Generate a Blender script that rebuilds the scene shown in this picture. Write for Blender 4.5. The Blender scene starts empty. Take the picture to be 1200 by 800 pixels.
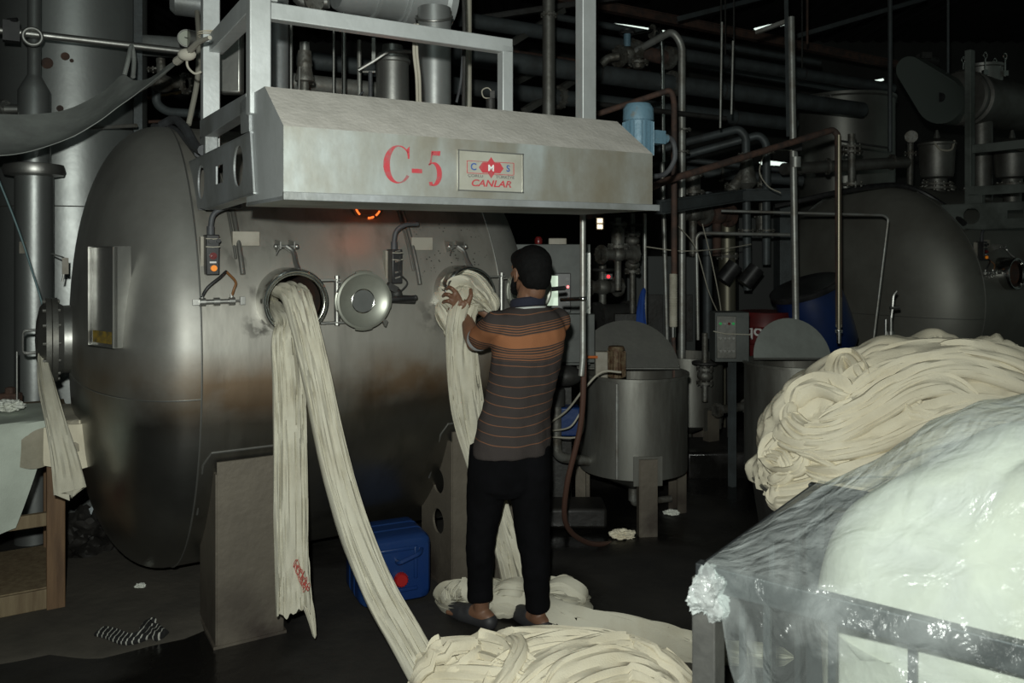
import bpy, bmesh, math, random
from mathutils import Vector, Matrix, noise
V = Vector
PI = math.pi
random.seed(7)
scene = bpy.context.scene
COL = scene.collection
H, F, HY = 1.66, 960.0, 290.0          # eye height, focal length in pixels, horizon row

def px(x, y, Y):                        # point seen at pixel (x, y) at depth Y
    return V(((x - 600) / F * Y, Y, H - (y - HY) / F * Y))
D = V((.857, .514, 0)).normalized()     # along the row of machines
N = V((-.514, .857, 0)).normalized()    # from the aisle into the machine
P0 = V((-.955, 3.525, 0))
SN = P0.dot(N)
ML = Matrix(((D.x, N.x, 0, P0.x), (D.y, N.y, 0, P0.y), (0, 0, 1, 0), (0, 0, 0, 1)))  # machine frame (t, s, z)
def ms(x, y, s):                        # pixel -> machine frame on the plane s
    r = V(((x - 600) / F, 1, 0))
    Y = (s + SN) / r.dot(N)
    w = px(x, y, Y); q = w - P0
    return V((q.dot(D), q.dot(N), w.z))
def mw(t, s, z): return ML @ V((t, s, z))

# ------------------------------------------------------------------ materials
def mat(name, col, rough=.5, metal=0., col2=None, scale=3., lo=.4, hi=.65, detail=6, stretch=None,
        bump=0., bscale=40., rough2=None, spec=None, emis=None, estr=0., coat=0., extra=None, sss=0):
    m = bpy.data.materials.new(name); m.use_nodes = True
    nt = m.node_tree; nd = nt.nodes; lk = nt.links
    b = nd['Principled BSDF']
    b.inputs['Base Color'].default_value = (*col, 1)
    b.inputs['Roughness'].default_value = rough
    b.inputs['Metallic'].default_value = metal
    if spec is not None: b.inputs['Specular IOR Level'].default_value = spec
    if coat: b.inputs['Coat Weight'].default_value = coat; b.inputs['Coat Roughness'].default_value = .15
    if emis: b.inputs['Emission Color'].default_value = (*emis, 1); b.inputs['Emission Strength'].default_value = estr
    tc = nd.new('ShaderNodeTexCoord'); mp = nd.new('ShaderNodeMapping')
    lk.new(tc.outputs['Object'], mp.inputs[0])
    if stretch: mp.inputs['Scale'].default_value = stretch
    outc = None
    if col2:
        n = nd.new('ShaderNodeTexNoise'); n.inputs['Scale'].default_value = scale; n.inputs['Detail'].default_value = detail
        n.inputs['Roughness'].default_value = .62
        lk.new(mp.outputs[0], n.inputs['Vector'])
        mr = nd.new('ShaderNodeMapRange'); mr.inputs[1].default_value = lo; mr.inputs[2].default_value = hi
        lk.new(n.outputs['Fac'], mr.inputs[0])
        mx = nd.new('ShaderNodeMix'); mx.data_type = 'RGBA'
        mx.inputs[6].default_value = (*col, 1); mx.inputs[7].default_value = (*col2, 1)
        lk.new(mr.outputs[0], mx.inputs[0]); lk.new(mx.outputs[2], b.inputs['Base Color']); outc = mx.outputs[2]
        if rough2 is not None:
            r = nd.new('ShaderNodeMapRange'); r.inputs[3].default_value = rough; r.inputs[4].default_value = rough2
            lk.new(mr.outputs[0], r.inputs[0]); lk.new(r.outputs[0], b.inputs['Roughness'])
    if bump:
        n2 = nd.new('ShaderNodeTexNoise'); n2.inputs['Scale'].default_value = bscale; n2.inputs['Detail'].default_value = 4
        lk.new(mp.outputs[0], n2.inputs['Vector'])
        bp = nd.new('ShaderNodeBump'); bp.inputs['Strength'].default_value = bump; bp.inputs['Distance'].default_value = .01
        lk.new(n2.outputs['Fac'], bp.inputs['Height']); lk.new(bp.outputs[0], b.inputs['Normal'])
    if extra: extra(nt, b, tc, mp, outc)
    return m

def zband(z0, z1, soft, col, strength, nscale=4., stretch=(1, 1, 1), xmax=None):
    """a stain between two heights with a ragged edge (a real deposit on the thing)"""
    def f(nt, b, tc, mp, outc):
        nd, lk = nt.nodes, nt.links
        sp = nd.new('ShaderNodeSeparateXYZ'); lk.new(tc.outputs['Object'], sp.inputs[0])
        m2 = nd.new('ShaderNodeMapping'); m2.inputs['Scale'].default_value = stretch
        lk.new(tc.outputs['Object'], m2.inputs[0])
        n = nd.new('ShaderNodeTexNoise'); n.inputs['Scale'].default_value = nscale; n.inputs['Detail'].default_value = 5
        lk.new(m2.outputs[0], n.inputs['Vector'])
        a = nd.new('ShaderNodeMapRange'); a.inputs[1].default_value = z0 - soft; a.inputs[2].default_value = z0
        c = nd.new('ShaderNodeMapRange'); c.inputs[1].default_value = z1; c.inputs[2].default_value = z1 + soft
        c.inputs[3].default_value = 1; c.inputs[4].default_value = 0
        lk.new(sp.outputs['Z'], a.inputs[0]); lk.new(sp.outputs['Z'], c.inputs[0])
        m = nd.new('ShaderNodeMath'); m.operation = 'MULTIPLY'; lk.new(a.outputs[0], m.inputs[0]); lk.new(c.outputs[0], m.inputs[1])
        r = nd.new('ShaderNodeMapRange'); r.inputs[1].default_value = .35; r.inputs[2].default_value = .62
        r.inputs[4].default_value = strength
        lk.new(n.outputs['Fac'], r.inputs[0])
        k = nd.new('ShaderNodeMath'); k.operation = 'MULTIPLY'; lk.new(m.outputs[0], k.inputs[0]); lk.new(r.outputs[0], k.inputs[1])
        mx = nd.new('ShaderNodeMix'); mx.data_type = 'RGBA'; mx.inputs[7].default_value = (*col, 1)
        src = b.inputs['Base Color'].links[0].from_socket if b.inputs['Base Color'].links else None
        if src: lk.new(src, mx.inputs[6])
        else: mx.inputs[6].default_value = b.inputs['Base Color'].default_value
        lk.new(k.outputs[0], mx.inputs[0]); lk.new(mx.outputs[2], b.inputs['Base Color'])
    return f

def grime(nt, b, tc, mp, outc):
    """black runs down from the hood, soot round the first port and splashed dots by the second"""
    nd, lk = nt.nodes, nt.links
    def M(op, a, b_=None):
        m = nd.new('ShaderNodeMath'); m.operation = op
        for i, v in enumerate((a, b_)):
            if v is None: continue
            if isinstance(v, (int, float)): m.inputs[i].default_value = v
            else: lk.new(v, m.inputs[i])
        return m.outputs[0]
    def dist(p):
        v = nd.new('ShaderNodeVectorMath'); v.operation = 'DISTANCE'; lk.new(tc.outputs['Object'], v.inputs[0]); v.inputs[1].default_value = p - BASE0; return v.outputs['Value']
    def near(p, r0, r1):
        r = nd.new('ShaderNodeMapRange'); r.inputs[1].default_value = r0; r.inputs[2].default_value = r1; r.inputs[3].default_value = 1; r.inputs[4].default_value = 0
        lk.new(dist(p), r.inputs[0]); return r.outputs[0]
    def ns(sc, st=(1, 1, 1), lo=.5, hi=.6, d=4):
        m = nd.new('ShaderNodeMapping'); m.inputs['Scale'].default_value = st; lk.new(tc.outputs['Object'], m.inputs[0])
        n = nd.new('ShaderNodeTexNoise'); n.inputs['Scale'].default_value = sc; n.inputs['Detail'].default_value = d; lk.new(m.outputs[0], n.inputs['Vector'])
        r = nd.new('ShaderNodeMapRange'); r.inputs[1].default_value = lo; r.inputs[2].default_value = hi; lk.new(n.outputs['Fac'], r.inputs[0]); return r.outputs[0]
    vo = nd.new('ShaderNodeTexVoronoi'); vo.inputs['Scale'].default_value = 55; lk.new(tc.outputs['Object'], vo.inputs['Vector'])
    dots = M('MULTIPLY', M('LESS_THAN', vo.outputs['Distance'], .22), ns(9, (1, 1, 1), .48, .52))
    k = M('MULTIPLY', dots, near(mw(.80, .03, 1.66), .16, .24))
    run_ = M('MULTIPLY', ns(16, (1, 1, .12), .5, .62), M('MAXIMUM', near(mw(-.165, .06, 1.66), .05, .13), near(mw(-.15, .0, 1.50), .02, .07)))
    soot = M('MULTIPLY', ns(22, (1, 1, 1), .45, .6), M('MAXIMUM', near(mw(-.13, .0, 1.33), .03, .09), M('MULTIPLY', near(mw(.68, .0, 1.35), .02, .12), .7)))
    faint = M('MULTIPLY', ns(9, (1, 1, .1), .52, .75), .45)
    k = M('MAXIMUM', M('MAXIMUM', k, M('MULTIPLY', run_, .85)), M('MAXIMUM', soot, faint))
    mx = nd.new('ShaderNodeMix'); mx.data_type = 'RGBA'; mx.inputs[7].default_value = (.02, .018, .014, 1)
    lk.new(b.inputs['Base Color'].links[0].from_socket, mx.inputs[6]); lk.new(M('MULTIPLY', k, .8), mx.inputs[0]); lk.new(mx.outputs[2], b.inputs['Base Color'])
BASE0 = mw(.3, 1.08, 0)
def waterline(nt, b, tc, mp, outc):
    """steel above the water line less metallic and rougher, below more metallic, smoother and darker"""
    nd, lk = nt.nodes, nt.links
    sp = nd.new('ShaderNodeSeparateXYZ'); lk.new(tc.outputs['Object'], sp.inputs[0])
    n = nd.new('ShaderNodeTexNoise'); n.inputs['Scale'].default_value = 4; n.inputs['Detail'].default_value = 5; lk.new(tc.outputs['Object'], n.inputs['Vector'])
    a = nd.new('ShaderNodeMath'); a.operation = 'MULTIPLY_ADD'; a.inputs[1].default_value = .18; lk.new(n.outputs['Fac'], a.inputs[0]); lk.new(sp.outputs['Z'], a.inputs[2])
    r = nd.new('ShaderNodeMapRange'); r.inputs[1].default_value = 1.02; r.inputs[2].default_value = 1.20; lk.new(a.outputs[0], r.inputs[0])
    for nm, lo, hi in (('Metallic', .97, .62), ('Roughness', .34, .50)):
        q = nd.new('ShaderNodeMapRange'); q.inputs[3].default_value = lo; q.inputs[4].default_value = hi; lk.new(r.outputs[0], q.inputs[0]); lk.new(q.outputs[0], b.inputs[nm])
# ------------------------------------------------------------------ objects
LOCS = {}
def obj(name, bm, m, parent=None, smooth=True, ang=35, xf=None, label=None, bevel=0, kind=None):
    if isinstance(bm, bmesh.types.BMesh):
        bmesh.ops.recalc_face_normals(bm, faces=bm.faces)
        me = bpy.data.meshes.new(name); bm.to_mesh(me); bm.free()
    else: me = bm
    if xf is not None: me.transform(xf)
    off = LOCS[parent.name] if parent is not None else None
    if off is None:                       # origin at the bottom centre
        if len(me.vertices):
            co = [v.co for v in me.vertices]
            off0 = V(((min(c.x for c in co) + max(c.x for c in co)) / 2, (min(c.y for c in co) + max(c.y for c in co)) / 2, min(c.z for c in co)))
        else: off0 = V((0, 0, 0))
    else: off0 = off
    me.transform(Matrix.Translation(-off0))
    for mm in (m if isinstance(m, (list, tuple)) else [m]): me.materials.append(mm)
    if smooth:
        for p in me.polygons: p.use_smooth = True
        me.set_sharp_from_angle(angle=math.radians(ang))
    o = bpy.data.objects.new(name, me); COL.objects.link(o)
    if parent is not None: o.parent = parent
    else: o.location = off0
    LOCS[o.name] = off0
    if bevel:
        bv = o.modifiers.new('bevel', 'BEVEL'); bv.width = bevel; bv.segments = 2; bv.limit_method = 'ANGLE'
    if label: o['label'] = label
    if kind: o['kind'] = kind
    return o
def tag(o, label, cat, group=None, kind=None):
    o['label'] = label; o['category'] = cat
    if group: o['group'] = group
    if kind: o['kind'] = kind
    return o
def thing(name, loc, label, cat, group=None):
    o = bpy.data.objects.new(name, None); o.empty_display_size = .1; COL.objects.link(o)
    o.location = loc; LOCS[o.name] = V(loc)
    return tag(o, label, cat, group)
def one(name, bm, m, label, cat, group=None, **k): return tag(obj(name, bm, m, **k), label, cat, group)
def struct(name, bm, m, **k): return obj(name, bm, m, kind='structure', **k)

# ------------------------------------------------------------------ mesh helpers
def B(): return bmesh.new()
def frame(d):
    d = V(d).normalized()
    a = V((0, 0, 1)) if abs(d.z) < .9 else V((1, 0, 0))
    u = d.cross(a).normalized(); v = d.cross(u).normalized()
    return u, v, d
def ring(bm, c, u, v, ru, rv=None, n=24):
    rv = ru if rv is None else rv
    return [bm.verts.new(c + u * (ru * math.cos(2 * PI * k / n)) + v * (rv * math.sin(2 * PI * k / n))) for k in range(n)]
def bridge(bm, a, b):
    n = len(a)
    for i in range(n): bm.faces.new((a[i], a[(i + 1) % n], b[(i + 1) % n], b[i]))
def box(bm, c, size, rot=None, mi=0):
    c = V(c); hx, hy, hz = [s / 2 for s in size]
    vs = []
    for sx in (-1, 1):
        for sy in (-1, 1):
            for sz in (-1, 1):
                p = V((sx * hx, sy * hy, sz * hz))
                if rot is not None: p = rot @ p
                vs.append(bm.verts.new(c + p))
    for f in ((0, 1, 3, 2), (4, 6, 7, 5), (0, 4, 5, 1), (2, 3, 7, 6), (0, 2, 6, 4), (1, 5, 7, 3)):
        bm.faces.new([vs[i] for i in f]).material_index = mi
    return vs
def bar(bm, a, b, w, h, up=V((0, 0, 1))):
    a, b = V(a), V(b); d = (b - a).normalized()
    if abs(d.dot(up)) > .98: up = N
    x = d.cross(up).normalized(); z = x.cross(d)
    R = Matrix((d, x, z)).transposed()
    box(bm, (a + b) / 2, ((b - a).length, w, h), R)
def cyl(bm, a, b, r, r2=None, n=24, cap=True):
    a, b = V(a), V(b); r2 = r if r2 is None else r2
    u, v, d = frame(b - a)
    A, C = ring(bm, a, u, v, r, n=n), ring(bm, b, u, v, r2, n=n)
    bridge(bm, A, C)
    if cap: bm.faces.new(A); bm.faces.new(list(reversed(C)))
def lathe(bm, prof, base=(0, 0, 0), axis=(0, 0, 1), n=32, cap=True):
    base = V(base); u, v, d = frame(axis); rs = []
    for h, r in prof:
        if r < 1e-5: rs.append([bm.verts.new(base + d * h)])
        else: rs.append(ring(bm, base + d * h, u, v, r, n=n))
    for A, C in zip(rs, rs[1:]):
        if len(A) == 1 and len(C) == 1: continue
        if len(A) == 1:
            for i in range(n): bm.faces.new((A[0], C[i], C[(i + 1) % n]))
        elif len(C) == 1:
            for i in range(n): bm.faces.new((A[i], C[0], A[(i + 1) % n]))
        else: bridge(bm, A, C)
    if cap:
        if len(rs[0]) > 1: bm.faces.new(rs[0])
        if len(rs[-1]) > 1: bm.faces.new(rs[-1])
def torus(bm, c, axis, R, r, n=40, m=10, a0=0, a1=2 * PI):
    c = V(c); u, v, d = frame(axis); full = abs(a1 - a0 - 2 * PI) < 1e-6
    k = n if full else n + 1; rs = []
    for i in range(k):
        a = a0 + (a1 - a0) * i / n
        o = u * math.cos(a) + v * math.sin(a)
        rs.append([bm.verts.new(c + o * (R + r * math.cos(2 * PI * j / m)) + d * (r * math.sin(2 * PI * j / m))) for j in range(m)])
    for i in range(k if full else k - 1): bridge(bm, rs[i], rs[(i + 1) % k])
    if not full: bm.faces.new(rs[0]); bm.faces.new(rs[-1])
def ball(bm, c, r, n=16, sc=(1, 1, 1), rot=None):
    M_ = Matrix.Translation(V(c)) @ ((rot.to_4x4()) if rot is not None else Matrix()) @ Matrix.Diagonal((r * sc[0], r * sc[1], r * sc[2], 1))
    bmesh.ops.create_uvsphere(bm, u_segments=n, v_segments=max(6, n * 2 // 3), radius=1, matrix=M_)
def catmull(pts, n):
    P = [V(p) for p in pts]; out = []
    P = [P[0] * 2 - P[1]] + P + [P[-1] * 2 - P[-2]]
    seg = len(P) - 3
    for i in range(n):
        x = i / (n - 1) * seg; k = min(int(x), seg - 1); t = x - k
        a, b, c, d = P[k:k + 4]
        out.append(.5 * ((2 * b) + (c - a) * t + (2 * a - 5 * b + 4 * c - d) * t * t + (3 * b - a - 3 * c + d) * t ** 3))
    return out
def fillet(pts, r, k=6):
    P = [V(p) for p in pts]; out = [P[0]]
    for a, b, c in zip(P, P[1:], P[2:]):
        d1, d2 = (a - b), (c - b); q = min(r, d1.length * .45, d2.length * .45)
        s, e = b + d1.normalized() * q, b + d2.normalized() * q
        for i in range(k + 1):
            t = i / k; out.append(s * (1 - t) ** 2 + b * 2 * t * (1 - t) + e * t * t)
    out.append(P[-1]); return out
def tube(bm, pts, r, n=12, cap=True):
    pts = [V(p) for p in pts]
    Q = [pts[0]]
    for p in pts[1:]:
        if (p - Q[-1]).length > 1e-5: Q.append(p)
    pts = Q; rr = r if callable(r) else (lambda i: r)
    d = (pts[1] - pts[0]).normalized(); u, v, _ = frame(d); rs = []
    for i, p in enumerate(pts):
        t = (pts[min(i + 1, len(pts) - 1)] - pts[max(i - 1, 0)]).normalized()
        u = (u - t * u.dot(t)).normalized(); v = t.cross(u)
        rs.append(ring(bm, p, u, v, rr(i / (len(pts) - 1)), n=n))
    for A, C in zip(rs, rs[1:]): bridge(bm, A, C)
    if cap: bm.faces.new(rs[0]); bm.faces.new(rs[-1])
def pipe(bm, pts, r, bend=None, n=14): tube(bm, fillet(pts, bend or r * 2.6), r, n)
def prism(bm, poly, dvec, mi=0):
    dvec = V(dvec)
    A = [bm.verts.new(V(p)) for p in poly]; C = [bm.verts.new(V(p) + dvec) for p in poly]
    n = len(A)
    for i in range(n): bm.faces.new((A[i], A[(i + 1) % n], C[(i + 1) % n], C[i])).material_index = mi
    bm.faces.new(A).material_index = mi; bm.faces.new(list(reversed(C))).material_index = mi
def flange(bm, c, axis, r, th=.02, bolts=8, br=None):
    c = V(c); a = V(axis).normalized(); cyl(bm, c - a * th / 2, c + a * th / 2, r, n=28)
    u, v, _ = frame(a); br = br or r * .09
    for i in range(bolts):
        o = (u * math.cos(2 * PI * i / bolts) + v * math.sin(2 * PI * i / bolts)) * r * .84
        cyl(bm, c + o - a * th * 1.1, c + o + a * th * 1.1, br, n=6)
def text_mesh(s, size, ext=.001, shear=0, offset=0, xscale=1.):
    cu = bpy.data.curves.new('t', 'FONT'); cu.body = s; cu.size = size; cu.extrude = ext; cu.shear = shear; cu.offset = offset
    cu.align_x = 'CENTER'; cu.align_y = 'CENTER'
    o = bpy.data.objects.new('t', cu); COL.objects.link(o)
    dg = bpy.context.evaluated_depsgraph_get(); me = bpy.data.meshes.new_from_object(o.evaluated_get(dg))
    bpy.data.objects.remove(o); me.transform(Matrix.Diagonal((xscale, 1, 1, 1)))
    me.materials.clear()
    return me
def baked(bm, mods):
    """evaluate a mesh with modifiers and return the resulting mesh"""
    me = bpy.data.meshes.new('tmp'); bmesh.ops.recalc_face_normals(bm, faces=bm.faces); bm.to_mesh(me); bm.free()
    o = bpy.data.objects.new('tmp', me); COL.objects.link(o)
    for ty, kw in mods:
        m_ = o.modifiers.new(ty, ty)
        for k, v in kw.items(): setattr(m_, k, v)
    dg = bpy.context.evaluated_depsgraph_get(); r = bpy.data.meshes.new_from_object(o.evaluated_get(dg))
    bpy.data.objects.remove(o); return r
def fnoise(p, s, seed=0): return noise.noise(V((p[0] * s + seed * 7.3, p[1] * s - seed * 3.1, p[2] * s + seed * 1.7)))

# cloth gathered into a band and swept along a path: lengthwise pleats in the mesh itself
def strand(bm, pts, w, t, wide, seed=0, folds=5, amp=.5, n=None, m=56, taper=(0, 0), twist=0., wob=.18, ragged=0.):
    L = sum((V(a) - V(b)).length for a, b in zip(pts, pts[1:]))
    n = n or max(24, int(L / .018)); C = catmull(pts, n)
    W = w if callable(w) else (lambda u: w); T = t if callable(t) else (lambda u: t)
    WD = wide if callable(wide) else (lambda u: V(wide)); rs = []
    for i, p in enumerate(C):
        u = i / (n - 1); tg = (C[min(i + 1, n - 1)] - C[max(i - 1, 0)]).normalized()
        x = WD(u); x = x - tg * x.dot(tg)
        x = x.normalized() if x.length > 1e-4 else frame(tg)[0]
        y = tg.cross(x)
        if twist: a = twist * u; x, y = x * math.cos(a) + y * math.sin(a), y * math.cos(a) - x * math.sin(a)
        e = 1.
        if taper[0] and u < taper[0]: e = math.sqrt(max(.02, 1 - (1 - u / taper[0]) ** 2))
        if taper[1] and u > 1 - taper[1]: e = math.sqrt(max(.02, 1 - (1 - (1 - u) / taper[1]) ** 2))
        s = u * L
        ww = W(u) * (1 + wob * noise.noise(V((s * 3.1, seed, 0)))) * e; tt = T(u) * e
        rv = []
        for j in range(m):
            th = 2 * PI * j / m; c, sn = math.cos(th), math.sin(th); cx = abs(c) ** .75 * (1 if c > 0 else -1)
            side = 0 if sn > 0 else 37.
            wv = c + .25 * noise.noise(V((s * 2.2, seed, side)))
            q1 = noise.noise(V((wv * folds * .62 + seed * 3.7, s * 1.5 + c * .5, side + seed)))
            q2 = noise.noise(V((wv * folds * 1.5 + seed, s * 2.6, side + 9)))
            q3 = noise.noise(V((c * folds * 3.4, s * 6., side + 19)))
            f = (abs(q1) ** .8 * 1.7 - .42) + .5 * (abs(q2) ** .85 * 1.7 - .4) + .16 * q3
            f *= amp * tt * .72 * (abs(sn) ** .35)
            yy = tt / 2 * sn + f * (1 if sn > 0 else -1)
            q = p + x * (ww / 2 * cx) + y * yy
            if ragged and i >= n - 1: q = q - tg * (ragged * noise.noise(V((cx * 3 + seed, seed, 0))))
            rv.append(bm.verts.new(q))
        rs.append(rv)
    for A, C_ in zip(rs, rs[1:]): bridge(bm, A, C_)
    bm.faces.new(rs[0]); bm.faces.new(rs[-1])

# thin sheet from a grid function f(u, v) -> point, with thickness
def sheet(bm, f, nu, nv, th=.003):
    g = [[V(f(i / nu, j / nv)) for j in range(nv + 1)] for i in range(nu + 1)]
    def nrm(i, j):
        a = g[min(i + 1, nu)][j] - g[max(i - 1, 0)][j]; b = g[i][min(j + 1, nv)] - g[i][max(j - 1, 0)]
        c = a.cross(b); return c.normalized() if c.length > 1e-9 else V((0, 0, 1))
    A = [[bm.verts.new(g[i][j] + nrm(i, j) * th / 2) for j in range(nv + 1)] for i in range(nu + 1)]
    C = [[bm.verts.new(g[i][j] - nrm(i, j) * th / 2) for j in range(nv + 1)] for i in range(nu + 1)]
    for i in range(nu):
        for j in range(nv):
            bm.faces.new((A[i][j], A[i + 1][j], A[i + 1][j + 1], A[i][j + 1]))
            bm.faces.new((C[i][j], C[i][j + 1], C[i + 1][j + 1], C[i + 1][j]))
    for i in range(nu):
        bm.faces.new((A[i][0], C[i][0], C[i + 1][0], A[i + 1][0])); bm.faces.new((A[i][nv], A[i + 1][nv], C[i + 1][nv], C[i][nv]))
    for j in range(nv):
        bm.faces.new((A[0][j], A[0][j + 1], C[0][j + 1], C[0][j])); bm.faces.new((A[nu][j], C[nu][j], C[nu][j + 1], A[nu][j + 1]))

# ------------------------------------------------------------------ material library
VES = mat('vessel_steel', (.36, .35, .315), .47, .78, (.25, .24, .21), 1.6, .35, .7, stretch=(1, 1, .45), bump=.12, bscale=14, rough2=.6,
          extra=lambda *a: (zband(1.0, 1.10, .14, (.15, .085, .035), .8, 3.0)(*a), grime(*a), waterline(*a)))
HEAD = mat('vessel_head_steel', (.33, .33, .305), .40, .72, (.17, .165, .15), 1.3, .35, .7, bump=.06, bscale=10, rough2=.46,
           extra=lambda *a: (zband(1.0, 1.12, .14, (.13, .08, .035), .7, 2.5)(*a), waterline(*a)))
GALV = mat('galvanised_sheet', (.60, .63, .63), .5, .55, (.36, .38, .37), 2.4, .35, .7, bump=.1, bscale=30, rough2=.62)
DUSTY = mat('dust_covered_sheet', (.46, .44, .40), .9, .05, (.36, .345, .31), 9, .4, .7, bump=.25, bscale=60)
FACE = mat('hood_face_sheet', (.42, .46, .45), .5, .55, (.25, .24, .205), 2.0, .42, .62, stretch=(1, 1, .8), bump=.08, bscale=30, rough2=.62,
           extra=zband(1.78, 2.03, .1, (.20, .17, .11), .55, 9., (1, 1, .25)))
STEEL = mat('brushed_steel', (.42, .42, .40), .35, .9, (.28, .28, .26), 5, .35, .7, rough2=.5, bump=.05)
DSTEEL = mat('dull_steel', (.20, .20, .185), .5, .7, (.12, .115, .10), 5, .35, .7, bump=.15, bscale=30)
CHROME = mat('polished_steel', (.62, .62, .60), .2, 1., (.5, .5, .47), 8, .3, .7)
DPIPE = mat('grey_pipe_paint', (.085, .10, .105), .55, .3, (.055, .06, .06), 6, .35, .7, bump=.2)
LPIPE = mat('light_pipe', (.36, .37, .35), .45, .6, (.22, .2, .17), 8, .4, .7, bump=.1)
LAG = mat('pipe_lagging', (.20, .215, .21), .75, .1, (.12, .125, .12), 8, .35, .7, bump=.3)
IRON = mat('dark_iron', (.05, .05, .048), .6, .5, (.03, .028, .025), 8, .4, .7, bump=.3)
RUST = mat('rusty_iron', (.10, .055, .04), .8, .2, (.05, .035, .03), 10, .4, .6, bump=.4)
CAST = mat('cast_valve_body', (.17, .17, .155), .55, .6, (.08, .07, .055), 12, .4, .65, bump=.4, bscale=50)
BLACK = mat('black_plastic', (.012, .012, .013), .4, 0, (.03, .03, .03), 12)
RUBBER = mat('grey_rubber_hose', (.06, .065, .07), .6, 0, (.04, .04, .045), 12, bump=.2)
BEIGE = mat('beige_painted_plate', (.30, .28, .235), .6, .1, (.20, .18, .14), 9, .4, .7)
ORANGE = mat('orange_button', (.85, .25, .01), .4, emis=(1, .3, .02), estr=.15)
DRED = mat('dark_red_knob', (.12, .01, .01), .3)
GLOW = mat('glowing_orange_glass', (.9, .2, .03), .3, emis=(1, .17, .03), estr=1.6)
DARKIN = mat('shaded_port_brown', (.035, .025, .02), .8, 0, (.08, .03, .015), 9)
GASKET = mat('dark_disc', (.10, .105, .10), .55, 0, (.075, .08, .075), 4)
CREAM = mat('cream_cotton', (.52, .50, .41), .95, 0, (.43, .40, .31), 5, .45, .75, bump=.25, bscale=260, spec=.15)
CREAM2 = mat('pale_cotton', (.69, .64, .50), .95, 0, (.58, .52, .38), 4, .45, .75, bump=.25, bscale=200, spec=.15)
WHITEC = mat('white_cotton', (.70, .72, .66), .95, 0, (.62, .63, .56), 4, .45, .75, bump=.2, bscale=200, spec=.15)
GREYC = mat('grey_sheet', (.30, .32, .30), .85, 0, (.23, .24, .23), 6, bump=.15, bscale=120, spec=.2)
DRAPE = mat('table_cloth_green_white', (.50, .55, .48), .95, 0, (.42, .46, .40), 5, bump=.2, bscale=150, spec=.15)
WOOD = mat('worn_wood', (.17, .10, .05), .7, 0, (.09, .05, .025), 5, .35, .7, stretch=(6, 6, .6), bump=.3, bscale=20)
WOODL = mat('dusty_wood', (.22, .17, .10), .8, 0, (.13, .09, .05), 5, .35, .7, stretch=(6, 6, .6), bump=.3, bscale=20)
BLUEP = mat('blue_plastic', (.008, .030, .11), .35, 0, (.005, .024, .11), 5, bump=.1)
BLUEM = mat('blue_motor_paint', (.11, .20, .26), .5, .1, (.17, .13, .07), 9, .55, .68, bump=.3)
REDP = mat('red_paint', (.36, .035, .045), .8, 0, (.22, .10, .10), 30, .5, .7)
REDC = mat('red_cap', (.30, .01, .01), .45)
DRUMR = mat('drum_red', (.12, .012, .012), .5, .1, (.08, .01, .01), 6)
WHITEP = mat('white_print', (.6, .6, .58), .7)
ORANGEP = mat('orange_print', (.5, .12, .02), .7)
NAVYP = mat('blue_print', (.03, .08, .25), .7)
GREYPR = mat('grey_print', (.08, .08, .08), .7)
PLATE = mat('name_plate', (.46, .46, .40), .45, .4, (.36, .35, .29), 5, bump=.05)
PANEL = mat('cabinet_paint', (.09, .098, .092), .6, .2, (.065, .07, .066), 5, bump=.1)
BRICK = mat('red_floor_tile', (.06, .035, .027), .5, 0, (.04, .03, .025), 6)
PVC = mat('cream_pvc', (.40, .39, .33), .55, 0, (.32, .30, .24), 7)
WIRE = mat('pale_wire', (.35, .33, .27), .6)
SCREEN = mat('lit_screen', (.3, .35, .3), .3, emis=(.65, .8, .62), estr=.75)
REDLED = mat('red_led', (.8, .02, .02), .3, emis=(1, .03, .04), estr=2.5)
GREENLED = mat('green_led', (.03, .3, .08), .3, emis=(.05, .5, .15), estr=.15)
SKYL = mat('daylight_gap', (.8, .85, .8), .5, emis=(.85, 1, .9), estr=1.1)
LAMPM = mat('distant_lamp', (1, .9, .7), .5, emis=(1, .82, .55), estr=1.8)
RSTAMP = mat('red_stamp_ink', (.45, .06, .05), .9)
# ================================================================== camera and light
cam = bpy.data.cameras.new('camera'); co = bpy.data.objects.new('camera', cam); COL.objects.link(co)
co.location = (0, 0, H); co.rotation_euler = (PI / 2, 0, 0)
cam.lens = 28.8; cam.sensor_width = 36; cam.shift_y = -110 / 1200
cam.dof.use_dof = True; cam.dof.focus_distance = 3.6; cam.dof.aperture_fstop = 5.0
scene.camera = co
scene.view_settings.view_transform = 'Standard'; scene.view_settings.look = 'None'
scene.view_settings.exposure = 0; scene.view_settings.gamma = 1; scene.view_settings.use_curve_mapping = False
w = bpy.data.worlds.new('world'); scene.world = w; w.use_nodes = True
w.node_tree.nodes['Background'].inputs[0].default_value = (.8, 1, .9, 1)
w.node_tree.nodes['Background'].inputs[1].default_value = .06
def area(name, loc, target, size, power, col, sy=None):
    l = bpy.data.lights.new(name, 'AREA'); l.shape = 'RECTANGLE'; l.size = size; l.size_y = sy or size; l.energy = power; l.color = col
    o = bpy.data.objects.new(name, l); COL.objects.link(o); o.location = loc
    o.rotation_euler = (V(target) - V(loc)).to_track_quat('-Z', 'Y').to_euler(); return o
l = bpy.data.lights.new('camera_flash', 'SPOT'); l.energy = 430; l.color = (.96, 1, .93); l.spot_size = math.radians(118); l.spot_blend = 1; l.shadow_soft_size = .03
o = bpy.data.objects.new('camera_flash', l); COL.objects.link(o); o.location = (-.06, -.05, 1.855); o.rotation_euler = V((.0, 1, -.09)).to_track_quat('-Z', 'Y').to_euler()
area('ceiling_fixture_light', (-.6, 1.2, 4.6), (-.4, 4, 0), 1.2, 5, (.85, 1, .95))
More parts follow.
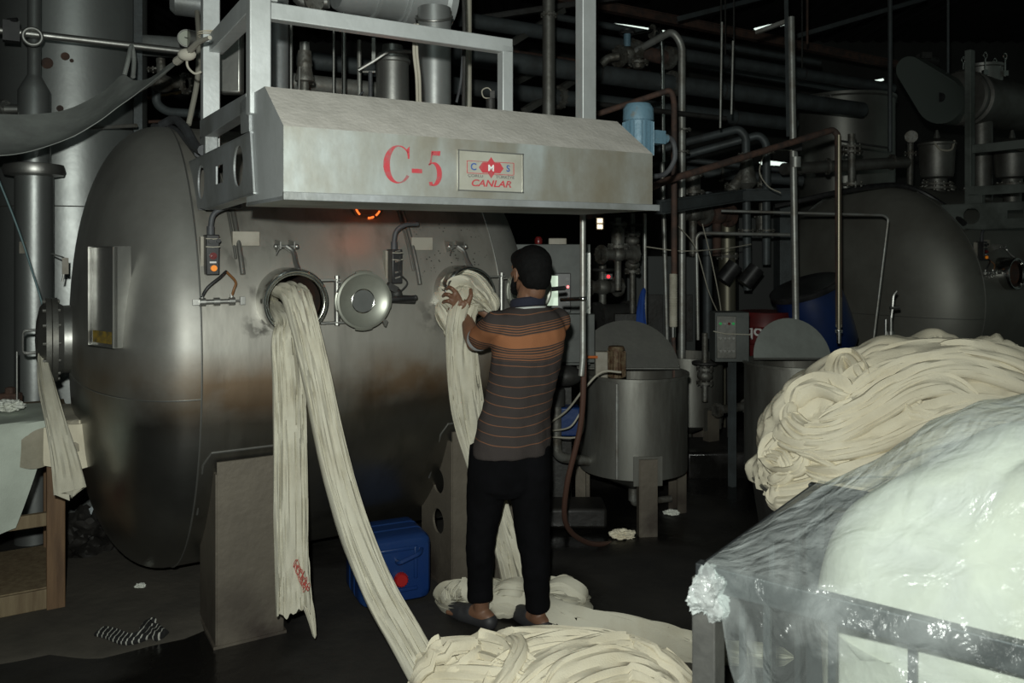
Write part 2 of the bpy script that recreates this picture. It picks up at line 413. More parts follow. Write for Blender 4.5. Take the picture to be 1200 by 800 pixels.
l = bpy.data.lights.new('orange_lamp', 'POINT'); l.energy = .4; l.color = (1, .16, .03); l.shadow_soft_size = .02
o = bpy.data.objects.new('orange_lamp', l); COL.objects.link(o); o.location = mw(.42, -.10, 1.93)

# ================================================================== setting
def floor_extra(nt, b, tc, mp, outc):
    nd, lk = nt.nodes, nt.links
    n = nd.new('ShaderNodeTexNoise'); n.inputs['Scale'].default_value = .9; n.inputs['Detail'].default_value = 5; n.inputs['Distortion'].default_value = .4
    lk.new(mp.outputs[0], n.inputs['Vector'])
    r = nd.new('ShaderNodeMapRange'); r.inputs[1].default_value = .42; r.inputs[2].default_value = .56
    lk.new(n.outputs['Fac'], r.inputs[0])
    mx = nd.new('ShaderNodeMix'); mx.data_type = 'RGBA'; lk.new(outc, mx.inputs[6]); mx.inputs[7].default_value = (.007, .0065, .006, 1)
    lk.new(r.outputs[0], mx.inputs[0]); lk.new(mx.outputs[2], b.inputs['Base Color'])
    r2 = nd.new('ShaderNodeMapRange'); r2.inputs[3].default_value = .75; r2.inputs[4].default_value = .22
    lk.new(r.outputs[0], r2.inputs[0]); lk.new(r2.outputs[0], b.inputs['Roughness'])
FLOORM = mat('wet_concrete', (.022, .020, .017), .7, 0, (.011, .010, .009), 3.2, .35, .65, bump=.35, bscale=22, extra=floor_extra)
bm = B(); box(bm, (0, 6, -.05), (22, 24, .1)); struct('floor', bm, FLOORM)
WALLM = mat('dark_wall', (.035, .036, .033), .9, 0, (.022, .022, .02), 1.2, bump=.3)
bm = B(); box(bm, (0, 15, 3), (22, .2, 6.2)); struct('wall_back', bm, WALLM)
bm = B(); box(bm, (-7.2, 6, 3), (.2, 24, 6.2)); struct('wall_left', bm, WALLM)
ROOFM = mat('roof_sheet', (.03, .03, .03), .7, .3, (.02, .02, .02), 2)
bm = B()
k = 220
def roofz(x): return 5.4 + .03 * math.sin(x * 2 * PI / .25)
vs = [[bm.verts.new((-8 + 18 * i / k, y, roofz(-8 + 18 * i / k))) for i in range(k + 1)] for y in (-1, 15)]
for i in range(k): bm.faces.new((vs[0][i], vs[0][i + 1], vs[1][i + 1], vs[1][i]))
struct('ceiling', bm, ROOFM)
# gaps of daylight: translucent strips hung under the roof sheets
def strip(pts, Y, label):
    bm = B(); prism(bm, [px(x, y, Y) for x, y in pts], (0, .03, 0)); one('roof_light', bm, SKYL, label, 'roof light')
strip([(715, 27), (735, 29), (762, 33), (780, 36), (789, 42), (780, 43), (758, 38), (735, 35)], 11., 'bright daylight strip under the roof above the valve cluster')
strip([(884, 33), (900, 29), (926, 24), (926, 27), (905, 33), (886, 35)], 11.2, 'thin daylight strip under the roof beside the tall galvanised pipe')
strip([(1007, 97), (1035, 92), (1036, 94), (1008, 99)], 11., 'short dim daylight strip above the plain round tank')
strip([(890, 190), (900, 188), (926, 191), (922, 194), (894, 193)], 9.8, 'small daylight slit seen between the elbow pipes')
# roof beams
def roofbeam(x0, y0, Y0, x1, y1, Y1, th, m, label):
    bm = B(); a, b = px(x0, y0, Y0), px(x1, y1, Y1); bar(bm, a, b, th * .6, th)
    bar(bm, a + V((0, 0, th / 2)), b + V((0, 0, th / 2)), th, th * .12); bar(bm, a - V((0, 0, th / 2)), b - V((0, 0, th / 2)), th, th * .12)
    one('roof_beam', bm, m, label, 'roof beam')
roofbeam(610, -12, 8.5, 1060, 78, 11.5, .09, RUST, 'rust brown roof beam running above the overhead pipes')
roofbeam(560, 30, 8.6, 1050, 118, 11.5, .06, DPIPE, 'thin grey roof tie under the rust brown beam')
roofbeam(560, 22, 8.3, 760, -8, 8.3, .05, IRON, 'thin dark brace near the roof above the white plastic pipe')
roofbeam(795, 22, 8, 905, -6, 9, .045, DPIPE, 'grey slanting roof rod above the elbow pipes')
roofbeam(935, 42, 9, 1085, -2, 9.5, .045, DPIPE, 'grey slanting roof rod meeting the tall galvanised pipe')

# ================================================================== dyeing machine C-5
AX_S, AX_Z, R, TL, TR, HD, PW = 1.08, 1.17, 1.11, -.3655, 1.05, .42, 2.35
def surf(z): return AX_S - math.sqrt(max(.01, R * R - (z - AX_Z) ** 2))
def msurf(x, y, off=0):
    s = 0.
    for _ in range(8): q = ms(x, y, s); s = surf(q.z) - off
    return ms(x, y, s)
def mt(x, y, t):                        # pixel -> machine frame on the plane t
    r = V(((x - 600) / F, 1, 0)); Y = (t + P0.dot(D)) / r.dot(D); w_ = px(x, y, Y); q = w_ - P0
    return V((q.dot(D), q.dot(N), w_.z))
def headprof(t0, sgn, h, r, n=22):
    out = []
    for i in range(n + 1):
        a = PI / 2 * i / n
        out.append((t0 + sgn * h * max(0, math.cos(a)) ** (2 / PW), r * max(0, math.sin(a)) ** (2 / PW)))
    return out
def headhit(x, y):
    best = None
    for k in range(3000):
        Y = 2.5 + k * .001; w_ = px(x, y, Y); q = w_ - P0; t, s, z = q.dot(D), q.dot(N), w_.z
        r = math.hypot(s - AX_S, z - AX_Z)
        if r < R and t > TL - HD * (1 - (r / R) ** PW) ** (1 / PW): return V((t, s, z))
    return V((0, 0, 0))

MA = thing('dyeing_machine', mw(.3, 1.08, 0), 'steel dyeing machine with painted C-5 on its hood and two round ports', 'dyeing machine')
def part(name, bm, m, parent=MA, **k): return obj(name, bm, m, parent, xf=ML, **k)
# shell with the two port openings cut through
bm = B(); lathe(bm, [(TL, R)] + [(TL + (TR - TL) * i / 8, R) for i in range(1, 9)], (0, AX_S, AX_Z), (1, 0, 0), n=128)
cut = B()
cyl(cut, (0, -.3, 1.43), (0, .35, 1.43), .114, n=48); cyl(cut, (.8266, -.3, 1.43), (.8266, .35, 1.43), .114, n=48)
cm = bpy.data.meshes.new('cut'); bmesh.ops.recalc_face_normals(cut, faces=cut.faces); cut.to_mesh(cm); cut.free()
cobj = bpy.data.objects.new('cut', cm); COL.objects.link(cobj)
sh = baked(bm, [('BOOLEAN', dict(operation='DIFFERENCE', object=cobj, solver='EXACT'))])
bpy.data.objects.remove(cobj)
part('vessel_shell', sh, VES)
for sg, t0, nm in ((-1, TL, 'head'), (1, TR, 'head')):
    bm = B(); pr = headprof(t0, sg, HD, R)
    lathe(bm, pr, (0, AX_S, AX_Z), (1, 0, 0), n=128, cap=False)
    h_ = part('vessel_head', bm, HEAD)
    bm = B(); torus(bm, (t0, AX_S, AX_Z), (1, 0, 0), R + .001, .004, n=128, m=6)
    part('weld_seam', bm, STEEL)
# horizontal weld line round the dished head
bm = B(); zz = 1.045
pts = []
for i in range(41):
    r_ = R * math.sin(PI / 2 * i / 40) ** (2 / PW); t_ = TL - HD * max(0, math.cos(PI / 2 * i / 40)) ** (2 / PW)
    rr = math.sqrt(max(0, r_ * r_ - (zz - AX_Z) ** 2))
    if r_ > abs(zz - AX_Z): pts.append((t_ - .001, AX_S - rr - .001, zz))
tube(bm, pts, .0028, n=6); part('horizontal_weld', bm, STEEL)

# ports
LIDM = mat('lid_face_steel', (.27, .28, .24), .38, .45, (.22, .225, .19), 6, .35, .7)
def port(t, lidpx, lidpy, handle, w_label):
    c = V((t, 0, 1.43)); bm = B()
    lathe(bm, [(-.085, .118), (-.095, .126), (-.095, .138), (-.08, .143), (.05, .145), (.05, .115), (-.085, .114)], c, (0, 1, 0), n=56, cap=False)
    torus(bm, c + V((0, -.097, 0)), (0, 1, 0), .131, .007, n=56); torus(bm, c + V((0, -.088, 0)), (0, 1, 0), .119, .005, n=56)
    r_ = part('port_ring', bm, CHROME)
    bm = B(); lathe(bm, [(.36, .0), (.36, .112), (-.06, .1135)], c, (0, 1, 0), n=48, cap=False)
    obj('port_shade_cup', bm, DARKIN, r_, xf=ML)  # added brown cup, its dark colour paints the shade inside the port
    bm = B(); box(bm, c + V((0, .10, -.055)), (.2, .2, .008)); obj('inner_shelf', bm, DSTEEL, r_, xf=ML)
    # closing arm above the ring
    bm = B(); a = V((t - .012, surf(1.66) - .07, 1.665))
    tube(bm, catmull([a, (t - .012 + .025, -.005, 1.64), (t + .012, -.04, 1.60), (t + .014, -.08, 1.565)], 14), .0115, n=10)
    cyl(bm, a - V((.045, 0, 0)), a + V((.045, 0, 0)), .007, n=10)
    for q in (-.045, .045): ball(bm, a + V((q, 0, 0)), .011, 10)
    for q in (-.03, .03):
        prism(bm, [a + V((q, .08, -.03)), a + V((q, .08, .03)), a + V((q, -.01, .02)), a + V((q, -.01, -.01))], (.005, 0, 0))
    tube(bm, [a + V((-.03, -.01, 0)), a + V((-.05, -.02, -.035))], .003, n=6)
    part('closing_arm', bm, STEEL)
    # hinge
    bm = B(); hx = t + .185
    cyl(bm, (hx, -.07, 1.34), (hx, -.07, 1.52), .013, n=14); cyl(bm, (hx, -.07, 1.325), (hx, -.07, 1.535), .007, n=10)
    for z in (1.335, 1.52):
        box(bm, (hx - .03, -.065, z), (.09, .03, .008)); cyl(bm, (hx, -.07, z - .012), (hx, -.07, z + .018), .011, n=8)
        box(bm, (hx + .02, -.08, z - (.0 if z < 1.4 else .01)), (.05, .02, .006))
    part('hinge', bm, STEEL)
    # lid swung flat open
    q = ms(lidpx, lidpy, -.115); lc = V((q.x, -.115, q.z)); bm = B()
    lathe(bm, [(.02, 0), (.02, .122), (0, .126), (-.014, .124), (-.016, .115), (-.008, .105), (.004, .05), (.004, 0)], lc, (0, 1, 0), n=64)
    for a_ in (20, 70, 110, 160, 200, 250, 290, 340):
        a_ = math.radians(a_)
    for a_ in (90, 180, 270, 0):
        a_ = math.radians(a_)
        torus(bm, lc, (0, 1, 0), .124, .0085, n=8, m=8, a0=a_ - .3, a1=a_ + .3)
    lid = part('port_lid', bm, LIDM)
    bm = B(); w0 = lc + V((-.004, -.006, -.002)); cyl(bm, w0, w0 + V((0, .006, 0)), .05, n=40)
    obj('lid_window', bm, GASKET, lid, xf=ML, label='dark grey round window')
    bm = B(); torus(bm, w0 + V((0, 0, 0)), (0, 1, 0), .051, .0028, n=40, m=8); obj('window_ring', bm, CHROME, lid, xf=ML)
    bm = B(); a = lc + V((.12, .02, 0)); cyl(bm, a, a + V((.135 * handle, 0, .004)), .011, n=14); ball(bm, a + V((.135 * handle, 0, .004)), .012, 12)
    obj('lid_handle', bm, BLACK, lid, xf=ML, label='black lid handle')
    bm = B()   # latch hooks
    prism(bm, [lc + V((.085, 0, -.075)), lc + V((.115, 0, -.095)), lc + V((.105, 0, -.12)), lc + V((.095, 0, -.105))], (0, .02, 0))
    obj('lid_latch', bm, DSTEEL, lid, xf=ML)
port(0, 426, 352, 1, '')
port(.8266, 620, 340, .75, '')
# small hook pipe below the second port
bm = B(); tube(bm, fillet([mw(0, 0, 0) and V((.68, .02, 1.30)), V((.72, -.05, 1.295)), V((.75, -.06, 1.27)), V((.76, -.06, 1.24))], .03), .012, n=10)
part('drip_hook', bm, DSTEEL)

# control boxes with conduits
def cbox(x0, y0, x1, y1, knob, lab):
    a, b = msurf(x0, y0, .05), msurf(x1, y1, .05); c = (a + b) / 2; s = surf(c.z)
    w_, h_ = abs(b.x - a.x), abs(a.z - b.z)
    bm = B(); box(bm, (c.x, s - .04, c.z), (w_, .07, h_)); bx_ = part('control_box', bm, BLACK, bevel=.004, label=lab)
    bm = B(); box(bm, (c.x - w_ * .55, s - .005, c.z - h_ * .02), (w_ * .35, .03, h_ * .95)); obj('mounting_plate', bm, BEIGE, bx_, xf=ML)
    f = s - .076
    bm = B()
    for dz in (.40, .20):
        tube(bm, [(c.x - w_ * .52, f + .0, c.z + h_ * dz), (c.x, f - .004, c.z + h_ * (dz - .01)), (c.x + w_ * .52, f, c.z + h_ * dz)], .0022, n=6)
    obj('tie_wire', bm, WIRE, bx_, xf=ML)
    if knob:
        bm = B(); cyl(bm, (c.x, f, c.z - .005), (c.x, f - .006, c.z - .005), .0145, n=20); cyl(bm, (c.x, f - .006, c.z - .005), (c.x, f - .02, c.z - .005), .008, n=12)
        obj('knob', bm, DRED, bx_, xf=ML, label='dark red knob')
        bm = B(); cyl(bm, (c.x + .002, f, c.z - .055), (c.x + .002, f - .012, c.z - .055), .0125, n=20); obj('push_button', bm, ORANGE, bx_, xf=ML, label='orange push button')
        bm = B(); box(bm, (c.x, f, c.z - .031), (.026, .002, .007)); obj('caption_strip', bm, WHITEP, bx_, xf=ML)
        bm = B(); cyl(bm, (c.x - .01, f, c.z + .055), (c.x - .01, f - .012, c.z + .055), .010, n=14); cyl(bm, (c.x + .02, f, c.z + .058), (c.x + .02, f - .012, c.z + .058), .009, n=14)
        obj('selector', bm, BLACK, bx_, xf=ML)
    else:
        bm = B()
        for dz in (.065, .02, -.03, -.055): tube(bm, [(c.x - .012, f, c.z + dz), (c.x + .01, f - .008, c.z + dz + .008)], .005, n=8)
        obj('selector', bm, DSTEEL, bx_, xf=ML)
    top = V((c.x - w_ * .05, s - .04, c.z + h_ / 2))
    bm = B(); pts = [top, top + V((0, 0, .03)), top + V((.012, 0, .085)), top + V((.06, .0, .115)), top + V((.115, .0, .12))]
    tube(bm, catmull(pts, 26), .011, n=12); cyl(bm, top - V((0, 0, .005)), top + V((0, 0, .035)), .0155, n=12)
    ball(bm, pts[-1], .0125, 10)
    obj('cable_hose', bm, RUBBER, bx_, xf=ML)
    bm = B()
    for dt, r_, zb_ in ((.108, .011, -.165), (.086, .006, -.10)):
        tube(bm, [(top.x + dt + .02 * (1 - i / 14), surf(top.z + zb_ + (.38 - zb_) * i / 14) - r_ - .004, top.z + zb_ + (.38 - zb_) * i / 14) for i in range(15)], r_, n=10)
    part('conduit', bm, DSTEEL)
cbox(238, 275, 258, 322, True, 'black box with an orange button and wire ties')
cbox(454, 292, 472, 332, False, 'black box with its front hanging open')
# blank plates
for x0, y0, x1, y1 in ((271, 271, 305, 288), (480, 278, 508, 293)):
    a, b = msurf(x0, y0, .02), msurf(x1, y1, .02); c = (a + b) / 2
    bm = B(); box(bm, (c.x, surf(c.z) - .015, c.z), (abs(b.x - a.x), .03, abs(a.z - b.z))); part('blank_plate', bm, BEIGE, bevel=.002)
# pneumatic cylinder by the first port, its two hoses
a = msurf(231, 354, .03); b = msurf(284, 352, .03)
bm = B(); cyl(bm, a + V((.02, 0, 0)), a + V((.14, 0, 0)), .010, n=12)
for q in (.02, .075, .135): cyl(bm, a + V((q - .012, 0, 0)), a + V((q + .012, 0, 0)), .0165, n=12)
cyl(bm, a + V((.14, 0, 0)), b, .005, n=8); box(bm, b, (.02, .02, .032)); box(bm, a, (.035, .012, .022))
for q in (.02, .135): cyl(bm, a + V((q, 0, 0)), a + V((q, 0, .03)), .007, n=8); 
part('air_cylinder', bm, STEEL)
bm = B(); e = msurf(265, 318, .03)
tube(bm, catmull([a + V((.018, 0, .02)), a + V((.04, -.01, .06)), a + V((.09, 0, .10)), e], 20), .0065, n=8); part('air_hose', bm, BLACK)
bm = B(); tube(bm, catmull([a + V((.135, 0, .02)), a + V((.142, -.01, .05)), a + V((.15, 0, .08)), e], 20), .0055, n=8)
part('air_hose', bm, mat('brown_hose', (.16, .07, .02), .6), label='brown air hose')
# second actuator, dark, by the open box
a = msurf(462, 352, .03)
bm = B(); cyl(bm, a + V((-.03, 0, .01)), a + V((.10, 0, 0)), .02, n=14); cyl(bm, a + V((.0, 0, .012)), a + V((.0, 0, .05)), .015, n=10); ball(bm, a + V((.01, 0, .03)), .028, 12)
box(bm, a + V((-.02, -.02, .06)), (.05, .03, .03), Matrix.Rotation(.5, 3, 'Y'))
tube(bm, catmull([a + V((.02, 0, .03)), a + V((.06, -.01, .08)), a + V((.02, -.01, .13)), a + V((.03, 0, .2))], 20), .004, n=6)
part('air_cylinder', bm, IRON, label='dark grimy air cylinder')
# sight glass glowing above, mostly hidden by the hood
c = msurf(427, 240, .0)
bm = B(); lathe(bm, [(-.05, .055), (-.05, .08), (.05, .085), (.05, .05)], c, (0, 1, 0), n=40, cap=False); sg_ = part('sight_glass', bm, DSTEEL)
bm = B(); cyl(bm, c + V((0, -.035, 0)), c + V((0, .03, 0)), .056, n=32); obj('glass_disc', bm, GASKET, sg_, xf=ML)
bm = B()
u0 = .3
for a0, a1 in ((3.3, 4.0), (4.7, 5.15), (5.35, 5.8)):
    pts = [c + V((math.cos(a0 + (a1 - a0) * i / 8) * .064, -.052, math.sin(a0 + (a1 - a0) * i / 8) * .064)) for i in range(9)]
    tube(bm, pts, .0045, n=8)
obj('lit_rim', bm, GLOW, sg_, xf=ML, label='orange glowing rim')

# ---- hood
GALVD = mat('weathered_galvanised', (.34, .36, .37), .5, .5, (.22, .23, .22), 4, .35, .65, bump=.15)
HT0, HT1 = -.336, 1.064
poly = [(-1.12, 1.822), (-1.12, 2.016), (-.905, 2.167), (-.70, 2.17), (-.66, 1.80), (-1.12, 1.80)]
bm = B()
A = [bm.verts.new((HT0, s, z)) for s, z in poly]; C = [bm.verts.new((HT1, s, z)) for s, z in poly]
mi = [0, 1, 1, 2, 2, 0]
for i in range(6): bm.faces.new((A[i], A[(i + 1) % 6], C[(i + 1) % 6], C[i])).material_index = mi[i]
bm.faces.new(A).material_index = 2; bm.faces.new(C).material_index = 2
hood = part('hood', bm, [FACE, DUSTY, GALV], smooth=False)
bm = B(); box(bm, ((HT0 + HT1) / 2 + .012, -1.125, 1.811), (HT1 - HT0 + .03, .014, .024)); box(bm, (HT0 - .001, -.9, 1.806), (.004, .44, .012))
obj('hood_lip', bm, GALVD, hood, xf=ML, bevel=.002)
bm = B()
for z in (1.84, 1.93, 2.02): cyl(bm, (HT0 - .004, -.72, z), (HT0 + .004, -.72, z), .006, n=8)
obj('rivet', bm, STEEL, hood, xf=ML)
SF = -1.1215
def paintpoly(bm, pts, s=SF, th=-.0008): prism(bm, [ms(x, y, s) for x, y in pts], (0, th, 0))
def stroke(bm, pts, ws, s=SF):
    L_, R_ = [], []
    for i, p in enumerate(pts):
        a = V(pts[max(i - 1, 0)]); b = V(pts[min(i + 1, len(pts) - 1)]); d = (b - a).normalized(); n_ = V((-d.y, d.x)) * ws[i] / 2
        L_.append(V(p) + n_); R_.append(V(p) - n_)
    for i in range(len(pts) - 1): paintpoly(bm, [L_[i], L_[i + 1], R_[i + 1], R_[i]], s)
bm = B(); pts = []; ws = []
for i in range(41):
    a = math.radians(38 + 284 * i / 40); pts.append((467 + 14 * math.cos(a), 192.5 - 21.5 * math.sin(a)))
    ws.append(1.4 + 6.2 * max(0, -math.cos(a)) ** 1.3)
ws = [w_ + (2.2 if i > 34 else 0) * (i - 34) / 6 if i > 34 else w_ for i, w_ in enumerate(ws)]
stroke(bm, pts, ws)
paintpoly(bm, [(476.6, 175), (479.8, 171.5), (479.8, 186), (478, 186)])
obj('letter', bm, REDP, hood, xf=ML, smooth=False, label='red painted C'); bm = B()
paintpoly(bm, [(482.5, 197.5), (494.5, 198), (494.5, 203), (482.5, 202.5)])
obj('letter', bm, REDP, hood, xf=ML, smooth=False, label='red painted dash'); bm = B()
paintpoly(bm, [(505.5, 177), (516, 177), (515.5, 182.5), (506, 182)])
stroke(bm, [(506.5, 178), (505.5, 185), (504.2, 192)], [2, 1.6, 2.2])
pts = [(504, 192)]; ws = [2.2]
for i in range(25):
    a = math.radians(125 - 225 * i / 24); pts.append((507 + 8 * math.cos(a), 204 - 13 * math.sin(a))); ws.append(1.6 + 4.2 * max(0, math.cos(a)) ** .9)
stroke(bm, pts, ws); paintpoly(bm, [(502.5, 213), (506.5, 213), (507.5, 217.5), (503.5, 217.5)])
obj('letter', bm, REDP, hood, xf=ML, smooth=False, label='red painted 5')
# name plate
pl = [ms(x, y, SF) for x, y in ((535.5, 175.5), (613, 180), (613, 226.5), (536, 223.5))]
a = (pl[0] + pl[3]) / 2; b = (pl[1] + pl[2]) / 2; zt = (pl[0].z + pl[1].z) / 2; zb = (pl[2].z + pl[3].z) / 2
bm = B(); box(bm, ((a.x + b.x) / 2, SF, (zt + zb) / 2), (b.x - a.x, .006, zt - zb))
plate = part('sign_plate', bm, PLATE, bevel=.0015)
bm = B()
for x in (a.x + .003, b.x - .003): box(bm, (x, SF - .004, (zt + zb) / 2), (.004, .003, zt - zb))
for z in (zt - .002, zb + .002): box(bm, ((a.x + b.x) / 2, SF - .004, z), (b.x - a.x, .003, .004))
obj('plate_frame', bm, STEEL, plate, xf=ML)
SP = SF - .0042
def txt(s, x, y, hpx, m, nm, shear=0, off=0, xs=1., par=plate, lab=None):
    q = ms(x, y, SP); Y = mw(*q).y; size = hpx * Y / F / .7
    me = text_mesh(s, size, .0005, shear, off, xs)
    T = Matrix(((1, 0, 0, q.x), (0, 0, -1, SP), (0, 1, 0, q.z), (0, 0, 0, 1)))
    me.transform(T); return obj(nm, me, m, par, xf=ML, smooth=False, label=lab)
bm = B(); W2 = [(547.5, 188.3), (602, 191.2), (602, 205.3), (547.5, 202.5)]
for p, q in zip(W2, W2[1:] + W2[:1]): stroke(bm, [p, q], [.7, .7], SP)
for sg2 in (1,):
    paintpoly(bm, [(561, 196), (565.5, 190), (586, 191), (590, 197.5), (586, 203), (565.5, 202.3)], SP)
    paintpoly(bm, [(575.5, 184), (580, 191), (571, 190.6)], SP - .0002); paintpoly(bm, [(575.5, 209), (580, 202), (571, 201.6)], SP - .0002)
obj('emblem', bm, REDP, plate, xf=ML, smooth=False, label='red star emblem in an outlined bar')
SP -= .0022
txt('M', 575.5, 197.2, 7.5, WHITEP, 'letter', off=.0004, xs=1.05, lab='white M')
SP += .0022
txt('C', 555, 195.6, 8, NAVYP, 'letter', off=.0006, lab='blue C'); txt('S', 595.5, 197.8, 7.5, NAVYP, 'letter', off=.0006, lab='blue S')
txt('ÇORLU', 557.3, 206.0, 3.2, GREYPR, 'caption', xs=1.35); txt('TÜRKİYE', 592, 207.8, 3.2, GREYPR, 'caption', xs=1.35)
txt('CANLAR', 575.5, 215.4, 7.6, REDP, 'maker_lettering', shear=.25, off=.0006, xs=1.28, lab='red slanted CANLAR lettering')

# ---- side beams of the hood, posts and rails
TB = -.345
def tpoly(pts, t=TB): return [mt(x, y, t) for x, y in pts]
bm = B(); prism(bm, tpoly([(219, 191), (293, 155), (297, 226), (240, 245), (227, 243)]), (.007, 0, 0))
cut = B()
c1, c2, c3 = mt(235.5, 213, TB), mt(279, 194.5, TB), mt(257, 204, TB)
cyl(cut, c1 - V((.03, 0, 0)), c1 + V((.1, 0, 0)), .073, n=40); cyl(cut, c2 - V((.03, 0, 0)), c2 + V((.1, 0, 0)), .073, n=40)
box(cut, c3 + V((.03, 0, 0)), (.16, .13, .07))
cm = bpy.data.meshes.new('cut'); bmesh.ops.recalc_face_normals(cut, faces=cut.faces); cut.to_mesh(cm); cut.free()
cobj = bpy.data.objects.new('cut', cm); COL.objects.link(cobj)
me = baked(bm, [('BOOLEAN', dict(operation='DIFFERENCE', object=cobj, solver='EXACT'))]); bpy.data.objects.remove(cobj)
part('perforated_beam', me, GALVD, smooth=False)
for p_, q_ in (((219, 191), (293, 155)), ((240, 245), (297, 226))):
    bm = B(); a, b = mt(*p_, TB), mt(*q_, TB); o_ = V((.03, 0, 0)); bar(bm, a + o_, b + o_, .06, .006, V((0, 0, 1))); part('beam_flange', bm, GALVD)
bm = B(); prism(bm, tpoly([(211, 190), (219, 190), (233, 246), (225, 246)]), (.09, 0, 0)); part('beam_pad', bm, GALVD)
bm = B(); prism(bm, tpoly([(234, 141), (288, 109), (288, 130), (234, 164)]), (.05, 0, 0))
prism(bm, tpoly([(234, 160), (240.5, 158), (240.5, 182), (234, 182)]), (.05, 0, 0)); prism(bm, tpoly([(281, 120), (291, 110), (292, 154), (282, 157)]), (.05, 0, 0))
part('upper_bracket', bm, GALVD, smooth=False, bevel=.002)
def post(x0, x1, s=None, t=None, zb=2.17, zt=3.4, wd=.078, nm='frame_post'):
    a = ms((x0 + x1) / 2, 200, s) if s is not None else mt((x0 + x1) / 2, 200, t)
    bm = B(); box(bm, (a.x, a.y, (zb + zt) / 2), (wd * .9, wd * .7, zt - zb)); part(nm, bm, GALV, bevel=.004); return a
pA = post(236, 257, t=-.30, zb=2.0); pB = post(290, 316, s=-.74, zb=2.1); pC = post(676, 697, s=-.72, zb=2.1)
pD = ms(592, 50, -.72)
zr = ms(316, 14, -.72).z
bm = B(); box(bm, ((pB.x + pD.x) / 2, -.72, zr), (pD.x - pB.x + .045, .045, .056)); part('frame_rail', bm, GALV, bevel=.003)
bm = B(); box(bm, (pD.x, -.72, (zr + 2.14) / 2), (.047, .045, zr - 2.14)); part('frame_post', bm, GALV, bevel=.003)
bm = B(); box(bm, (pA.x + .02, (pA.y + pB.y) / 2, zr + .07), (.06, abs(pA.y - pB.y), .075)); part('frame_rail', bm, GALV, bevel=.003)
bm = B(); q = mt(246, 43, -.30)
for dz in (0, .006, .013): torus(bm, (pA.x, pA.y, q.z + dz), (.12 * math.sin(dz * 400), 0, 1), .052, .0022, n=16, m=6)
part('tie_string', bm, mat('string', (.5, .45, .35), .9))

# legs
def leg(t0, t1):
    bm = B(); sF = .025; z1 = .77
    box(bm, ((t0 + t1) / 2, sF, z1 / 2), (t1 - t0, .012, z1))
    for tt in (t0, t1): box(bm, (tt, sF + .17, .36), (.010, .34, .72))
    box(bm, ((t0 + t1) / 2, sF + .17, .006), (t1 - t0 + .03, .36, .012))
    return bm
LEGM = mat('stained_leg_steel', (.16, .14, .11), .6, .35, (.11, .095, .075), 3, .35, .7, bump=.2, extra=zband(-.1, .06, .25, (.04, .03, .025), .9, 4))
for x0, x1 in ((254, 331), (530, 604)):
    a, b = ms(x0, 640, .025), ms(x1, 640, .025)
    bm = leg(a.x, b.x)
    cut = B()
    for z in (.30, .50): cyl(cut, (a.x - .1, .17, z), (a.x + .05, .17, z), .062, n=28)
    cm = bpy.data.meshes.new('cut'); bmesh.ops.recalc_face_normals(cut, faces=cut.faces); cut.to_mesh(cm); cut.free()
    cobj = bpy.data.objects.new('cut', cm); COL.objects.link(cobj)
    me = baked(bm, [('BOOLEAN', dict(operation='DIFFERENCE', object=cobj, solver='EXACT'))]) if x0 > 500 else baked(bm, [])
    bpy.data.objects.remove(cobj)
    part('leg', me, LEGM, smooth=False)
    bm = B(); pts = []
    for i in range(17):
        pts.append((a.x - .04 + 0 * i, 0, .50 + .02 * i))
    zt = .81
    P_ = [(a.x - .05, .52), (a.x - .05, zt - .05), (a.x - .02, zt), (b.x - .0, zt + .0)]
    tube(bm, [(t, surf(z) + .0, z) for t, z in P_], .005, n=6); part('pad_weld', bm, STEEL)

# sight box on the dished head
q = headhit(136, 347); nr = V((q.x - TL, (q.y - AX_S) * .45, (q.z - AX_Z) * .45)).normalized()
a0 = V((-.75, -.66, 0)).normalized(); 
wx, wy = [headhit(x, 347) for x in (120, 149)]
du = (wy - wx); du.z = 0; du.normalize(); nn = V((du.y, -du.x, 0))
if nn.dot(V((-1, -1, 0))) < 0: nn = -nn
wd, hh = (wy - wx).length, .41
Rm = Matrix((du, nn, V((0, 0, 1)))).transposed()
bm = B(); c = (wx + wy) / 2 + nn * .03; c.z = q.z
box(bm, c + nn * .012, (wd, .003, hh), Rm)
for sg3 in (-1, 1): box(bm, c + du * (sg3 * wd / 2) - nn * .01, (.006, .07, hh), Rm)
for sg3 in (-1, 1): box(bm, c + V((0, 0, sg3 * hh / 2)) - nn * .01, (wd, .07, .005), Rm)
for sg3 in (-1, 1): box(bm, c + du * (sg3 * wd / 2) + nn * .022, (.006, .02, hh), Rm)
sb = part('level_box', bm, STEEL, smooth=False)
bm = B(); box(bm, c + nn * .016 - V((0, 0, hh * .41)), (wd * .85, .004, hh * .12), Rm)
obj('yellow_label', bm, mat('faded_yellow', (.20, .13, .01), .8, 0, (.06, .05, .02), 30), sb, xf=ML, label='faded yellow label')
